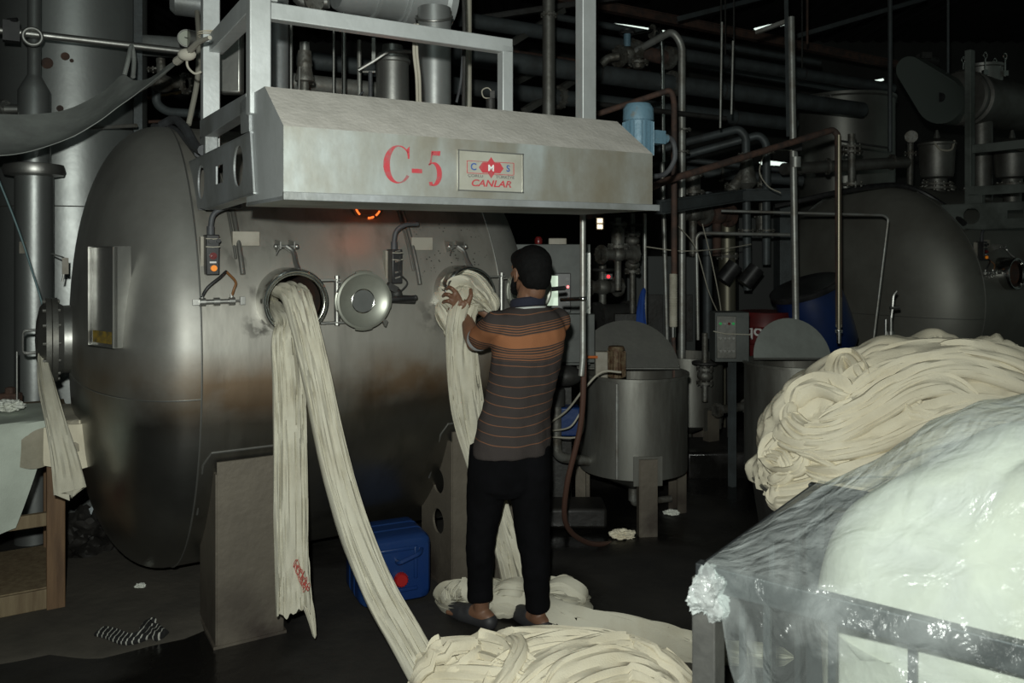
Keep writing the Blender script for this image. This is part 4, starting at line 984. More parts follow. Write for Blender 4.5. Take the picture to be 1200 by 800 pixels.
# ================================================================== vats
VATM = mat('vat_steel', (.25, .25, .225), .42, .72, (.12, .115, .10), 5, .42, .62, stretch=(1, 1, .22), bump=.08, bscale=20, rough2=.55)
def vat(cx, Y, yt, yb, r, label, lid=None, legs=((-90,), (30,), (150,)), cone=.1, legpx=None, lidm=VATM):
    c = px(cx, yt, Y); zb = px(cx, yb, Y).z; t = thing('steel_vat', (c.x, c.y, 0), label, 'vat')
    bm = B(); lathe(bm, [(zb - cone, .04), (zb - cone * .4, r * .6), (zb, r), (c.z - .01, r), (c.z - .01, r + .012), (c.z + .006, r + .012), (c.z + .006, r - .012), (zb + .05, r - .012), (zb + .03, 0)], (c.x, c.y, 0), n=64); obj('tub', bm, VATM, t)
    for a, in legs:
        a = math.radians(a); o_ = V((math.cos(a), math.sin(a), 0)); p = V((c.x, c.y, 0)) + o_ * (r + .02)
        bm = B(); Rm = Matrix.Rotation(a, 3, 'Z'); h = zb + .13
        box(bm, p + V((0, 0, h / 2)), (.012, .10, h), Rm); box(bm, p + Rm @ V((-.03, .05, h / 2)), (.06, .008, h), Rm); box(bm, p + Rm @ V((-.03, -.05, h / 2)), (.06, .008, h), Rm)
        obj('leg', bm, LEGM, t)
        bm = B(); box(bm, p - o_ * .012 + V((0, 0, zb + .06)), (.008, .17, .17), Rm); obj('leg_pad', bm, VATM, t)
    bm = B(); cyl(bm, (c.x, c.y - .0, zb - cone), (c.x, c.y, zb - cone - .08), .03, n=12); pipe(bm, [V((c.x, c.y, zb - cone - .05)), V((c.x, c.y, zb - cone - .1)), V((c.x + .25, c.y + .1, zb - cone - .1))], .02); obj('drain', bm, CAST, t)
    if lid:
        ang, lx, fl = lid[:3]; lr = r * (lid[3] if len(lid) > 3 else .98)                     # half disc standing on the rim
        bm = B(); ca, sa = math.cos(math.radians(ang)), math.sin(math.radians(ang))
        pts = [V((c.x + lx, c.y, c.z)) + V((ca * lr * math.cos(PI * i / 24), sa * lr * math.cos(PI * i / 24), 0)) + V((-sa * .35, ca * .35, 1)).normalized() * (r * fl * math.sin(PI * i / 24)) + V((0, .08, .01)) for i in range(25)]
        prism(bm, pts, (0, .006, 0)); obj('raised_lid', bm, lidm, t)
        bm = B(); cyl(bm, pts[0], pts[-1], .008, n=8); obj('lid_hinge', bm, DSTEEL, t)
    return t, c, zb
VLID = mat('lid_steel', (.24, .26, .24), .55, .45, (.18, .19, .175), 4, .35, .7, bump=.2, bscale=14)
DLID = mat('dark_lid_steel', (.075, .075, .065), .6, .3, (.05, .05, .045), 4, .35, .7, bump=.1)
t, c, zb = vat(742, 5.05, 436, 546, .328, 'steel vat with a dark raised half lid beside the worker', (0, -.02, .95), ((-84,), (22,), (160,)), .13, lidm=DLID)
bm = B(); cyl(bm, (c.x - .14, c.y - .315, c.z - .02), (c.x - .14, c.y - .315, zb + .01), .010, n=10); obj('level_tube', bm, LPIPE, t)
bm = B(); box(bm, (c.x - .215, c.y - .16, c.z + .065), (.075, .07, .17)); obj('gearbox', bm, BEIGE, t, bevel=.006)
bm = B(); q = V((c.x - .125, c.y - .16, c.z + .075)); cyl(bm, q - V((0, 0, .08)), q + V((0, 0, .085)), .045, n=20)
for i in range(18): a = 2 * PI * i / 18; box(bm, q + V((.05 * math.cos(a), .05 * math.sin(a), 0)), (.014, .004, .15), Matrix.Rotation(a, 3, 'Z'))
cyl(bm, q + V((0, 0, .085)), q + V((0, 0, .105)), .052, .045, n=20)
obj('stirrer_motor', bm, mat('rusty_motor', (.16, .12, .07), .7, .3, (.08, .04, .02), 30, .4, .6), t, label='rusty ribbed motor')
bm = B(); cyl(bm, (c.x - .30, c.y - .2, c.z + .12), (c.x - .24, c.y - .2, c.z + .12), .008, n=8); obj('tap_handle', bm, ORANGEP, t, label='orange tap handle')
vat(806, 6.5, 416, 492, .27, 'far steel vat between the wrapped joint and the control box', None, ((-60,), (60,), (180,)), .1)
vat(932, 5.55, 424, 548, .335, 'steel vat with a pale raised half lid beside the blue drum', (0, .01, .86, .80), ((-130,), (-20,), (110,)), .1, lidm=VLID)
# switch box hanging over the vats
SB = thing('switch_box', px(858, 425, 5.7), 'grey switch box with rows of round switches hung above the vats', 'switch box')
pbox(838, 366, 878, 424, 5.6, .16, SB, 'box', PANEL); pbox(840, 370, 863, 420, 5.59, .02, SB, 'front_panel', DSTEEL)
for r0, y in enumerate((379, 396, 411)):
    for i in range(4):
        bm = B(); q = px(844 + i * 5, y, 5.59); cyl(bm, q, q - V((0, .014, 0)), .009, n=12)
        obj('switch', bm, (GREENLED if (r0, i) in ((0, 0), (0, 3)) else DRED if (r0, i) == (0, 2) else STEEL), SB)
bm = B(); tube(bm, [px(836, 388, 5.57), px(850, 391, 5.56), px(880, 392, 5.57)], .004, n=6); obj('tie_wire', bm, WIRE, SB)
bm = B(); bar(bm, px(858, 424, 5.7), px(858, 640, 5.7), .04, .04); obj('stand', bm, DPIPE, SB)
# steel platform carrying the drums
T1 = thing('steel_platform', px(945, 430, 6.6).xy.to_3d(), 'dark steel platform carrying the drums behind the vats', 'platform')
zt = px(940, 421, 6.5).z; x0, x1 = px(868, 0, 6.6).x, px(1010, 0, 6.6).x
bm = B(); box(bm, ((x0 + x1) / 2, 6.75, zt - .03), (x1 - x0, .8, .06)); obj('deck', bm, IRON, T1)
for x in (x0 + .04, x1 - .04):
    for y in (6.4, 7.1): bm = B(); box(bm, (x, y, (zt - .06) / 2), (.05, .05, zt - .06)); obj('leg', bm, IRON, T1)
# red drum, standing upside down so its print is inverted
q = px(897, 421, 6.6); rr = .205
RD = thing('oil_drum', (q.x, q.y, zt), 'dark red drum standing upside down with inverted white print', 'drum')
bm = B(); lathe(bm, [(0, rr * .97), (.01, rr), (.12, rr), (.125, rr + .008), (.135, rr), (.25, rr), (.255, rr + .008), (.265, rr), (.365, rr), (.375, rr + .004), (.375, rr - .01), (.36, 0)], (q.x, q.y, zt), n=48); obj('drum_body', bm, DRUMR, RD)
def wraptext(s, cx, cy, cz, r, size, a0, flip, m, par, nm, xs=1, lab=None):
    me = text_mesh(s, size, .0008, 0, .002, xs)
    for v in me.vertices:
        x, y, z = v.co
        if flip: x, y = -x, -y
        a = a0 + x / r; v.co = (cx + (r + .002 + z) * math.sin(a), cy - (r + .002 + z) * math.cos(a), cz + y)
    return obj(nm, me, m, par, smooth=False, label=lab)
wraptext('Mobil', q.x, q.y, zt + .215, rr, .125, -.62, True, WHITEP, RD, 'lettering', 1.1, 'inverted white lettering')
wraptext('10 0', q.x, q.y, zt + .27, rr, .07, .15, True, ORANGEP, RD, 'small_lettering', 1, 'inverted orange figures')
# blue drum leaning
q = px(962, 421, 6.5); ax = V((-.36, -.12, .93)).normalized(); base = V((q.x + .09, 6.62, zt + .06))
BD = thing('plastic_drum', base, 'large dark blue plastic drum leaning over with a black clamp ring', 'drum')
bm = B(); r2 = .27
lathe(bm, [(0, .2), (.01, .24), (.05, .262), (.2, r2), (.35, r2), (.47, .262), (.52, .255), (.54, .255)], base, ax, n=56); obj('drum_body', bm, mat('dark_blue_plastic', (.006, .02, .085), .4, 0, (.005, .015, .06), 4), BD)
bm = B(); lathe(bm, [(.52, .25), (.52, .278), (.535, .284), (.56, .284), (.57, .27), (.565, .24), (.55, 0)], base, ax, n=56); obj('clamp_ring', bm, BLACK, BD)

# ================================================================== clutter of valves in the dark middle
def valve_stack(x, ys, Y, label, r=.03, bodies=(), wheel=None, m=CAST):
    t = thing('valve_stack', px(x, ys[1], Y), label, 'valve')
    bm = B(); cyl(bm, px(x, ys[0], Y), px(x, ys[1], Y), r, n=14); obj('stem_pipe', bm, m, t)
    for y, k in bodies:
        bm = B(); c = px(x, y, Y)
        if k == 'b': ball(bm, c, r * 2.6, 14, (1, 1, .8)); flange(bm, c + V((0, 0, r * 2.3)), (0, 0, 1), r * 2.8, .02); flange(bm, c - V((0, 0, r * 2.3)), (0, 0, 1), r * 2.8, .02)
        if k == 's': ball(bm, c, r * 2.4, 14, (1, 1, .9)); cyl(bm, c - D * .16, c + D * .16, r * 1.6, n=14); flange(bm, c - D * .15, D, r * 2.7, .02); flange(bm, c + D * .15, D, r * 2.7, .02)
        if k == 'c': cyl(bm, c - V((0, 0, .07)), c + V((0, 0, .07)), r * 1.9, n=16); flange(bm, c - V((0, 0, .08)), (0, 0, 1), r * 3, .02); flange(bm, c + V((0, 0, .08)), (0, 0, 1), r * 2.6, .02)
        obj('valve_body', bm, m, t)
    if wheel: bm = B(); c = px(x, wheel, Y); torus(bm, c, (0, 0, 1), .085, .011, n=24); bar(bm, c - D * .08, c + D * .08, .014, .01); bar(bm, c - N * .08, c + N * .08, .014, .01); obj('handwheel', bm, IRON, t)
    return t
valve_stack(724, (255, 340), 6.0, 'valve stack with two stacked round bodies beyond the slim post', .026, ((276, 'c'), (298, 's')))
valve_stack(741, (250, 395), 6.3, 'valve stack with a handwheel beside the thin pipe holding a blue rag', .022, ((282, 'b'), (310, 'b')), 264)
valve_stack(706, (300, 360), 6.4, 'low squat valve behind the slim post', .03, ((336, 's'),), 316)
valve_stack(812, (215, 300), 7.2, 'squat valve behind the dark brown pipe under the rack beam', .035, ((250, 's'), (215, 'c')), None)
valve_stack(840, (228, 300), 7.4, 'brownish valve body beneath the rack beam', .04, ((252, 's'),), 236, RUST)
valve_stack(826, (390, 470), 6.0, 'valve between the far vat and the vat with the pale lid', .022, ((440, 'b'),), 425)
valve_stack(858, (440, 500), 6.1, 'valve with a round body below the switch box', .02, ((478, 's'),), None)
valve_stack(893, (205, 262), 7.6, 'pipe stub with twin flanges beneath the second elbow pipe', .03, ((225, 'b'), (262, 'c')), None)
valve_stack(1090, (228, 215), 8.2, 'short flanged stub on top of the far vessel', .03, ((222, 'c'),), None)
T1 = thing('filter_pot', px(888, 330, 7.0), 'two small black cylinders hanging slanted under the elbow pipes', 'filter')
for x, y in ((855, 318), (880, 322)): bm = B(); a = px(x, y, 7.0); cyl(bm, a + V((.05, 0, .06)), a - V((.06, 0, .08)), .07, n=18); obj('cylinder', bm, BLACK, T1)
run('vertical_pipe', 'thin pale pipe with the blue rag tied to it', 'pipe', [(755.5, 250, 6.1), (756, 410, 6.1)], .014, LPIPE)
bm = B(); strand(bm, [px(755, 337, 6.05), px(752, 352, 6.03), px(751, 370, 6.02), px(752, 386, 6.02)], lambda u: .03 + .05 * u, .025, (1, 0, 0), 5, 3, .6, m=36, taper=(.1, .03))
one('hanging_rag', bm, mat('blue_rag', (.01, .05, .25), .9), 'blue rag tied to the thin pale pipe', 'rag')
bm = B(); box(bm, px(713, 324, 6.2) + V((0, .02, 0)), (.06, .03, .04)); T1 = one('indicator', bm, BLACK, 'tiny red pilot light glowing among the valves', 'pilot light'); bm = B(); ball(bm, px(713, 324, 6.2), .013, 10); T2 = obj('lamp', bm, REDLED, T1)
T1 = thing('motor_pump', px(718, 370, 6.3), 'dark pump body low behind the small vat lid', 'pump')
bm = B(); a = px(700, 372, 6.3); cyl(bm, a, a + D * .3, .10, n=24); flange(bm, a, D, .12, .03); flange(bm, a + D * .3, D, .12, .03); obj('pump_body', bm, IRON, T1)
bm = B(); a = px(728, 376, 6.3); box(bm, a + V((.06, 0, 0)), (.24, .2, .12)); obj('gearbox', bm, IRON, T1)
bm = B(); box(bm, (a.x, a.y + .1, (a.z - .1) / 2), (.5, .3, a.z - .06)); obj('pedestal', bm, IRON, T1)
T1 = thing('dark_cabinet', px(770, 290, 7.6).xy.to_3d(), 'tall dark cabinet behind the thin pipe with the blue rag', 'cabinet')
pbox(735, 300, 815, 500, 7.6, .5, T1, 'body', mat('cabinet_dark', (.045, .05, .048), .6, .2)); pbox(757, 345, 777, 395, 7.59, .02, T1, 'door_panel', IRON); pbox(779, 345, 812, 400, 7.59, .02, T1, 'door_panel', IRON)
T1 = thing('dark_cabinet', px(890, 290, 8.4).xy.to_3d(), 'tall dark panel between the elbow pipes and the far vessel', 'cabinet')
pbox(866, 255, 925, 430, 8.4, .3, T1, 'body', mat('cabinet_dark2', (.04, .043, .042), .6, .2)); pbox(914, 240, 930, 420, 7.9, .2, T1, 'side_post', DPIPE)
for i, pts in enumerate((((757, 289, 6.05), (800, 294, 6.0), (850, 291, 6.3), (880, 286, 6.5)), ((823, 262, 6.4), (835, 310, 6.4), (845, 365, 6.3), (843, 395, 6.0)), ((795, 265, 6.3), (815, 290, 6.4), (830, 340, 6.4), (842, 368, 6.2)))):
    bm = B(); tube(bm, catmull([px(*p) for p in pts], 30), .004, n=6)
    one('cable', bm, WIRE, ('thin pale cable strung sideways from the thin pipe with the blue rag', 'thin cable drooping beside the fat dull pipe', 'thin cable slanting down to the switch box')[i], 'cable')
T1 = thing('concrete_block', px(850, 560, 6.2).xy.to_3d(), 'rough dark concrete block under the switch box', 'block')
pbox(805, 530, 880, 565, 5.9, .5, T1, 'block', FLOORM, .02)
bm = B(); box(bm, px(800, 560, 5.9), (.05, .05, .14)); one('post', bm, REDC, 'small dull red post behind the leg of the small vat', 'post')

# ================================================================== second machine, standing farther along the row
P02 = V((3.505, 8.0, 0)) - D * TL - N * AX_S
shift = P02 - P0
DIMH = mat('flat_dull_steel', (.20, .20, .175), .5, .4, (.15, .145, .125), 2)  # duller, less metallic steel for the far head and shell
DIMP = mat('dimmed_green_grey', (.16, .18, .165), .6, .3, (.07, .08, .07), 3)  # darker copy of the frame and hood metal, dimness put into the colour
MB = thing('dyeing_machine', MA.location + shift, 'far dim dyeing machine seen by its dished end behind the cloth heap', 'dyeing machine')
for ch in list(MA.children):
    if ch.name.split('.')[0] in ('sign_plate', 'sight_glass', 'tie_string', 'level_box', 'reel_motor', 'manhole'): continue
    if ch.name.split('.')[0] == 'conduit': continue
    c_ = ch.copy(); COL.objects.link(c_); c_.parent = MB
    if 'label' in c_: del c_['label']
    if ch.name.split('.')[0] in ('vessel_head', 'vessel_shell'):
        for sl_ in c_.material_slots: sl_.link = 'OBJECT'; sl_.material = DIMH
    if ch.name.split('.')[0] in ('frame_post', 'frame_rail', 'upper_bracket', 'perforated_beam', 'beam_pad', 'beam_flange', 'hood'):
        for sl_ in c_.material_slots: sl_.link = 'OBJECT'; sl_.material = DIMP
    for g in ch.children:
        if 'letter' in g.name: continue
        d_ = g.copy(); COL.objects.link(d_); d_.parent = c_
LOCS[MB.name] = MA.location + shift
# belt cover and drum above it
def hull2(c1, r1, c2, r2):
    d = math.hypot(c2[0] - c1[0], c2[1] - c1[1]); th = math.atan2(c2[1] - c1[1], c2[0] - c1[0]); b = math.acos((r1 - r2) / d); P_ = []
    for i in range(17): a = th + b + (2 * PI - 2 * b) * i / 16; P_.append((c1[0] + r1 * math.cos(a), c1[1] + r1 * math.sin(a)))
    for i in range(17): a = th - b + 2 * b * i / 16; P_.append((c2[0] + r2 * math.cos(a), c2[1] + r2 * math.sin(a)))
    return P_
T1 = thing('reel_drum', px(1150, 150, 8.2), 'horizontal reel drum with a rounded triangular belt cover above the far machine', 'reel drum')
bm = B(); Yc = 7.9
prism(bm, [px(x, y, Yc) for x, y in hull2((1066, 82), 16, (1101, 117), 28)], D * .17); obj('belt_cover', bm, mat('cover_paint', (.085, .10, .09), .5, .3), T1)
bm = B(); cyl(bm, px(1101, 114, Yc) - D * .004, px(1101, 114, Yc) + D * .02, .045, n=20); obj('shaft_hole', bm, BLACK, T1)
bm = B(); a = px(1112, 112, Yc) + D * .17
lathe(bm, [(0, .25), (.02, .27), (.05, .27), (.06, .235), (.13, .235), (.14, .265), (.17, .265), (.18, .25), (1.1, .25), (1.1, 0)], a, D, n=44); obj('drum', bm, DSTEEL, T1)
for x in (1122, 1135): pass
bm = B(); q = a + D * .42; q.z += .22; lathe(bm, [(-.05, .17), (.10, .17), (.11, .185), (.135, .185), (.14, .17), (.15, .0)], q, n=36); obj('lid_neck', bm, STEEL, T1)
for k_ in range(5):
    an = 2 * PI * k_ / 5 + .5; o_ = V((math.cos(an), math.sin(an), 0)) * .19; bm = B()
    box(bm, q + o_ + V((0, 0, .03)), (.045, .045, .05)); cyl(bm, q + o_, q + o_ + V((0, 0, .17)), .009, n=8); torus(bm, q + o_ + V((0, 0, .2)), N, .03, .007, n=16)
    obj('swing_bolt', bm, CHROME, T1)
bm = B(); cyl(bm, px(1150, 130, 8.15), px(1150, 258, 8.15), .10, n=32); flange(bm, px(1150, 223, 8.15), (0, 0, 1), .17, .03, 12); obj('down_pipe', bm, DSTEEL, T1)
bm = B(); a = px(1078, 68, 8.1); cyl(bm, a, a + D * .25, .05, n=16); box(bm, a + V((.05, 0, .02)), (.1, .08, .06)); obj('drive_motor', bm, IRON, T1)
for i, (x, lb) in enumerate(((1098, 'tapered steel filter pot below the belt cover'), (1186, 'tapered steel filter pot beside the frame post of the far machine'))):
    T1 = thing('filter_pot', px(x, 222, 8.0), lb, 'pot')
    bm = B(); q = px(x, 222, 8.0); lathe(bm, [(-.12, .08), (.0, .08), (.0, .09), (.10, .09), (.12, .14), (.16, .15), (.42, .165), (.43, .175), (.45, .175), (.47, .12), (.5, .03), (.58, .012), (.58, 0)], q, n=36); obj('pot', bm, DSTEEL, T1)
    bm = B(); flange(bm, q + V((0, 0, .01)), (0, 0, 1), .17, .02, 10); flange(bm, q + V((0, 0, .05)), (0, 0, 1), .15, .02, 10); obj('flange', bm, CAST, T1)
    bm = B(); tube(bm, catmull([q + V((-.10, -.13, .45)), q + V((-.05, -.17, .37)), q + V((.05, -.17, .37)), q + V((.10, -.13, .46))], 16), .010, n=8); obj('sling', bm, WIRE, T1)
bm = B(); tube(bm, catmull([px(930, 238, 7.0) + V((0, .5, 0)), px(1000, 222, 7.4), px(1060, 218, 7.6), px(1105, 240, 7.5), px(1130, 262, 7.2)], 40), .025, n=10); one('cable_bundle', bm, BLACK, 'black cable bundle lying over the top edge of the far vessel', 'cable')

# ================================================================== left side
T1 = thing('storage_column', V((px(85, 0, 5.4).x, 5.4, 0)), 'tall smooth steel column behind the dished head with brown rust spots', 'tank')
COLM = mat('column_steel', (.34, .36, .35), .38, .75, (.24, .25, .245), 1.4, .35, .7, bump=.05, rough2=.48)
bm = B(); lathe(bm, [(0, .45), (4.6, .45)], V((px(85, 0, 5.4).x, 5.4, 0)), n=72); obj('column', bm, COLM, T1)
bm = B(); c = V((px(85, 0, 5.4).x, 5.4, 0))
for y in (241, 143): torus(bm, (c.x, c.y, px(0, y, 4.95).z), (0, 0, 1), .451, .004, n=72, m=6)
obj('seam', bm, DSTEEL, T1)
bm = B(); bar(bm, px(161, -60, 5.3), px(161, 330, 5.3), .05, .07); obj('edge_strip', bm, DPIPE, T1)
for x, y, r_ in ((60, 74, .035), (78, 66, .025), (84, 71, .012), (73, 127, .02)):
    d_ = V((px(x, y, 5.0).x - c.x, 0, 0)); dy = math.sqrt(.4515 ** 2 - d_.x ** 2); p = V((c.x + d_.x, c.y - dy, px(x, y, c.y - dy).z))
    bm = B(); nn = (p - V((c.x, c.y, p.z))).normalized(); u_, v_, _ = frame(nn)
    vs = [bm.verts.new(p + nn * .001 + (u_ * math.cos(a * .5236) + v_ * math.sin(a * .5236)) * r_ * (1 + .5 * noise.noise(V((a, x, 0))))) for a in range(12)]; bm.faces.new(vs)
    obj('rust_spot', bm, RUST, T1)
T1 = thing('riser_pipe', V((px(40, 0, 4.65).x, 4.65, 0)), 'steel riser pipe with a cone and a wide flange beside the column', 'pipe')
c = V((px(40, 0, 4.65).x, 4.65, 0)); zz_ = lambda y: px(0, y, 4.65).z
bm = B(); lathe(bm, [(0, .098), (zz_(205), .098)], c, n=40); lathe(bm, [(zz_(195), .082), (zz_(107), .082), (zz_(90), .040), (zz_(90) + .01, .034), (4.6, .034)], c, n=40); obj('pipe', bm, COLM, T1)
bm = B(); lathe(bm, [(zz_(207), .10), (zz_(205), .15), (zz_(200), .158), (zz_(193), .15), (zz_(191), .08)], c, n=44); obj('flange', bm, STEEL, T1)
bm = B(); cyl(bm, px(-20, 128, 4.6), px(24, 128, 4.65), .028, n=14); flange(bm, px(5, 127, 4.62), (1, 0, 0), .05, .02, 6); obj('side_stub', bm, STEEL, T1)
bm = B(); box(bm, px(27, 290, 4.55), (.03, .02, .065)); obj('tag_plate', bm, BEIGE, T1)
T1 = thing('gauge_pipe', px(120, 50, 4.5), 'horizontal steel pipe clamped to the riser, ending at a round gauge', 'pipe')
a = px(38, 40, 4.52)
def gat(xp): k = (xp - 600) / F; t = (k * a.y - a.x) / (D.x - k * D.y); return a + D * t
bm = B(); cyl(bm, gat(-15), gat(213), .021, n=18); obj('pipe', bm, STEEL, T1)
bm = B(); p = gat(12); bar(bm, p - D * .035, p + D * .045, .07, .11); tube(bm, [p + V((0, -.02, .055)), p + V((.05, -.02, .06))], .012, n=8); obj('clamp_block', bm, BLACK, T1, label='black clamp block')
bm = B(); torus(bm, px(38, 43, 4.5), N, .045, .011, n=28); obj('pipe_clamp', bm, STEEL, T1)
bm = B(); q = px(219, 45, 4.6); nd = V((.30, -.95, 0)).normalized(); cyl(bm, q, q + V((.05, .05, 0)) * .8, .05, n=32); torus(bm, q, nd, .047, .006, n=32); obj('gauge', bm, STEEL, T1)
bm = B(); cyl(bm, q - V((-.38, .92, 0)) * -.0 + nd * .001, q + nd * .004, .043, n=32); g_ = obj('gauge_face', bm, mat('gauge_face', (.42, .45, .38), .5), T1)
bm = B(); bar(bm, q + nd * .007 - V((.02, 0, -.006)), q + nd * .007 + V((.012, 0, -.002)), .002, .005); obj('gauge_needle', bm, BLACK, T1)
# the grey sheet slung from the pipe
def lerp(a, b, t): return a + (b - a) * t
def prof(P_, x):
    for (x0, y0), (x1, y1) in zip(P_, P_[1:]):
        if x <= x1: return y0 + (y1 - y0) * max(0, (x - x0)) / (x1 - x0)
    return P_[-1][1]
TOP = catmull([V(p) for p in ((-40, 133, 4.0), (0, 134, 4.15), (40, 134, 4.3), (80, 128, 4.42), (120, 108, 4.5), (143, 89, 4.5), (157, 94, 4.4), (175, 92, 4.2), (198, 76, 3.8), (214, 66, 3.5), (222, 60, 3.35))], 90)
BOT = catmull([V(p) for p in ((-40, 180, 3.6), (0, 182, 3.7), (40, 176, 3.85), (80, 162, 4.0), (110, 146, 4.05), (135, 128, 4.05), (155, 113, 4.0), (175, 98, 3.9), (195, 82, 3.7), (212, 69, 3.45), (222, 61, 3.35))], 90)
def slingf(u, v):
    i = u * 89; k = min(int(i), 88); f = i - k
    t_ = TOP[k].lerp(TOP[k + 1], f); b_ = BOT[k].lerp(BOT[k + 1], f)
    p = px(*t_).lerp(px(*b_), v); sag = math.sin(PI * v) * .10 * (1 - u ** 2)
    return p + V((0, -.2 * sag, -sag * .6)) + V((0, 1, 0)) * (.012 * noise.noise(V((u * 9, v * 2.5, 3))))
bm = B(); sheet(bm, slingf, 110, 26, .004); one('slung_sheet', bm, GREYC, 'grey plastic sheet slung like a hammock from the gauge pipe', 'sheet')
bm = B(); tube(bm, catmull([px(146, 88, 4.5), px(150, 72, 4.52), px(154, 54, 4.62), px(157, 70, 4.6), px(156, 90, 4.52)], 24), .012, n=8); one('strap', bm, GREYC, 'grey strap looping the slung sheet over the gauge pipe', 'strap')
bm = B(); tube(bm, catmull([px(207, 72, 3.5), px(220, 62, 3.4), px(232, 50, 3.25), px(246, 44, 3.1)], 20), lambda u: .018 - .01 * u, n=8); ball(bm, px(219, 64, 3.38), .032, 12, (1.2, .8, .8)); tube(bm, catmull([px(219, 66, 3.4), px(220, 78, 3.4), px(228, 86, 3.4), px(236, 84, 3.4)], 14), .005, n=6)
one('knot', bm, mat('string2', (.42, .40, .34), .9), 'knotted string tying the slung sheet to the tall frame post', 'string')
# stuff behind the sling end and over the vessel
run('thick_pipe', 'short lagged pipe behind the gauge', 'pipe', [(166, 53, 5.4), (215, 56, 5.5)], .07, LAG)
run('bent_pipe', 'dark bent pipe under the lagged pipe, curving toward the frame post', 'pipe', [(183, 95, 5.3), (183, 122, 5.3), (196, 131, 5.3), (240, 134, 5.3)], .028, DPIPE, .09, fl=[(183, 82, 5.3, (0, 0, 1))])
T1 = thing('tee_valve', px(185, 110, 5.3), 'dusty tee valve under the lagged pipe', 'valve')
bm = B(); c = px(190, 98, 5.25); ball(bm, c, .07, 14, (1.2, 1, .8)); cyl(bm, c, c + V((.16, 0, 0)), .03, n=12); flange(bm, c + V((.15, 0, 0)), (1, 0, 0), .07, .02); cyl(bm, c, c + V((-.01, 0, .16)), .028, n=12); obj('valve_body', bm, CAST, T1)
T1 = thing('small_tank', px(213, 10, 4.9), 'grey tank end with a rusty rim at the top beside the frame post', 'tank')
bm = B(); a = px(200, 0, 4.9); lathe(bm, [(0, 0), (.0, .06), (.03, .085), (.25, .085), (.27, .06), (.28, 0)], a, (.95, .3, -.05), n=32); obj('tank_body', bm, GALVD, T1)
bm = B(); tube(bm, catmull([px(231, 14, 4.4), px(233, 50, 4.2), px(231, 95, 4.1), px(221, 146, 4.0)], 30), .013, n=10); one('hose', bm, mat('beige_hose', (.26, .25, .21), .7), 'beige hose hanging behind the first frame post', 'hose')
for i, (pts, r_) in enumerate(((((190, 146, 4.1), (205, 140, 4.0), (218, 152, 3.8), (228, 170, 3.6), (238, 176, 3.4)), .022), (((180, 148, 4.3), (200, 150, 4.1), (215, 160, 3.9), (232, 180, 3.6)), .016))):
    bm = B(); tube(bm, catmull([px(*p) for p in pts], 30), r_, n=10); one('hose', bm, RUBBER, ('thick grey hose curling over the vessel top into the bracket', 'thinner dark hose under the thick hose on the vessel top')[i], 'hose')
run('cross_rod', 'pale flat rod lying between the column and the vessel top', 'rod', [(105, 150, 5.0), (160, 147, 4.9)], .012, LPIPE)
run('thin_pipe', 'brass coloured thin pipe behind the tee valve', 'pipe', [(168, 116, 6.2), (222, 106, 6.4)], .012, mat('brass', (.22, .15, .07), .5, .5))
run('thin_pipe', 'brass coloured thin pipe low behind the tee valve', 'pipe', [(168, 143, 6.2), (232, 140, 6.4)], .012, RUST)
bm = B(); bar(bm, px(165, -40, 7), px(240, -10, 7), .3, .35); one('ceiling_duct', bm, IRON, 'dark duct crossing above the lagged pipe', 'duct')
bm = B(); tube(bm, catmull([px(-10, 190, 3.9), px(20, 265, 3.95), px(40, 325, 4.0), px(51, 361, 4.02)], 20), .0045, n=6); one('cord', bm, mat('teal_cord', (.10, .17, .18), .6), 'thin teal cord running down to the manhole cover', 'cord')
T1 = thing('small_box', px(77, 315, 4.3), 'tiny grey box on a wire beside the riser pipe', 'box')
bm = B(); bar(bm, px(76.5, 302, 4.3), px(76.5, 321, 4.3), .03, .02); obj('box', bm, BEIGE, T1)
bm = B(); tube(bm, [px(60, 297, 4.6), px(76, 302, 4.3)], .004, n=6); cyl(bm, px(75, 320, 4.3), px(73, 330, 4.3), .005, n=6); obj('wire', bm, STEEL, T1)

# table with cloths
CT = V((-2.10, 3.77, 0)); ZT = .84
TBL = thing('work_table', CT - D * .6 + N * .3, 'rough wooden work table under the white drape beside the vessel head', 'table')
def tb(a, b, c, sz, m, nm): # a along -D, b along N
    bm = B(); box(bm, CT - D * a + N * b + V((0, 0, c)), sz, Matrix((D, N, V((0, 0, 1)))).transposed()); return obj(nm, bm, m, TBL, bevel=.004, smooth=False)
for a, b in ((0, 0), (1.3, 0), (0, .6), (1.3, .6)): tb(a, b, ZT / 2, (.075, .075, ZT), WOOD, 'leg')
tb(.65, .3, ZT + .0, (1.42, .72, .03), WOODL, 'table_top')
tb(.65, 0, .06, (1.3, .05, .09), WOODL, 'rail'); tb(0, .3, .06, (.05, .6, .09), WOODL, 'rail'); tb(.65, .3, .10, (1.3, .62, .02), WOODL, 'lower_shelf'); tb(0.65, .0, .42, (1.3, .03, .06), WOODL, 'rail')
def tcloth(a0, a1, drop, f_seed, th=.006, back=.5, edge=None, off=.0, skew=0.):
    def f(u, v):
        a = lerp(a0, a1, u); k = v * (back + drop(u))
        if k < back: b, z = back - k - .07, ZT + .022 + off
        else: b, z = -.07, ZT + .022 + off - (k - back)
        r_ = .03
        p = CT - D * a + N * b + V((0, 0, z))
        h = max(0, k - back)
        p -= D * (skew * (h ** 1.3) * (1 - u))
        p += N * (-.02 * min(1, h / .05) - (.018 + .02 * h) * math.sin(u * 17 + f_seed) * min(1, h / .15)) + V((0, 0, .008 * noise.noise(V((a * 5, b * 5, f_seed)))))
        if h <= .03: p.z -= .0
        return p
    return f
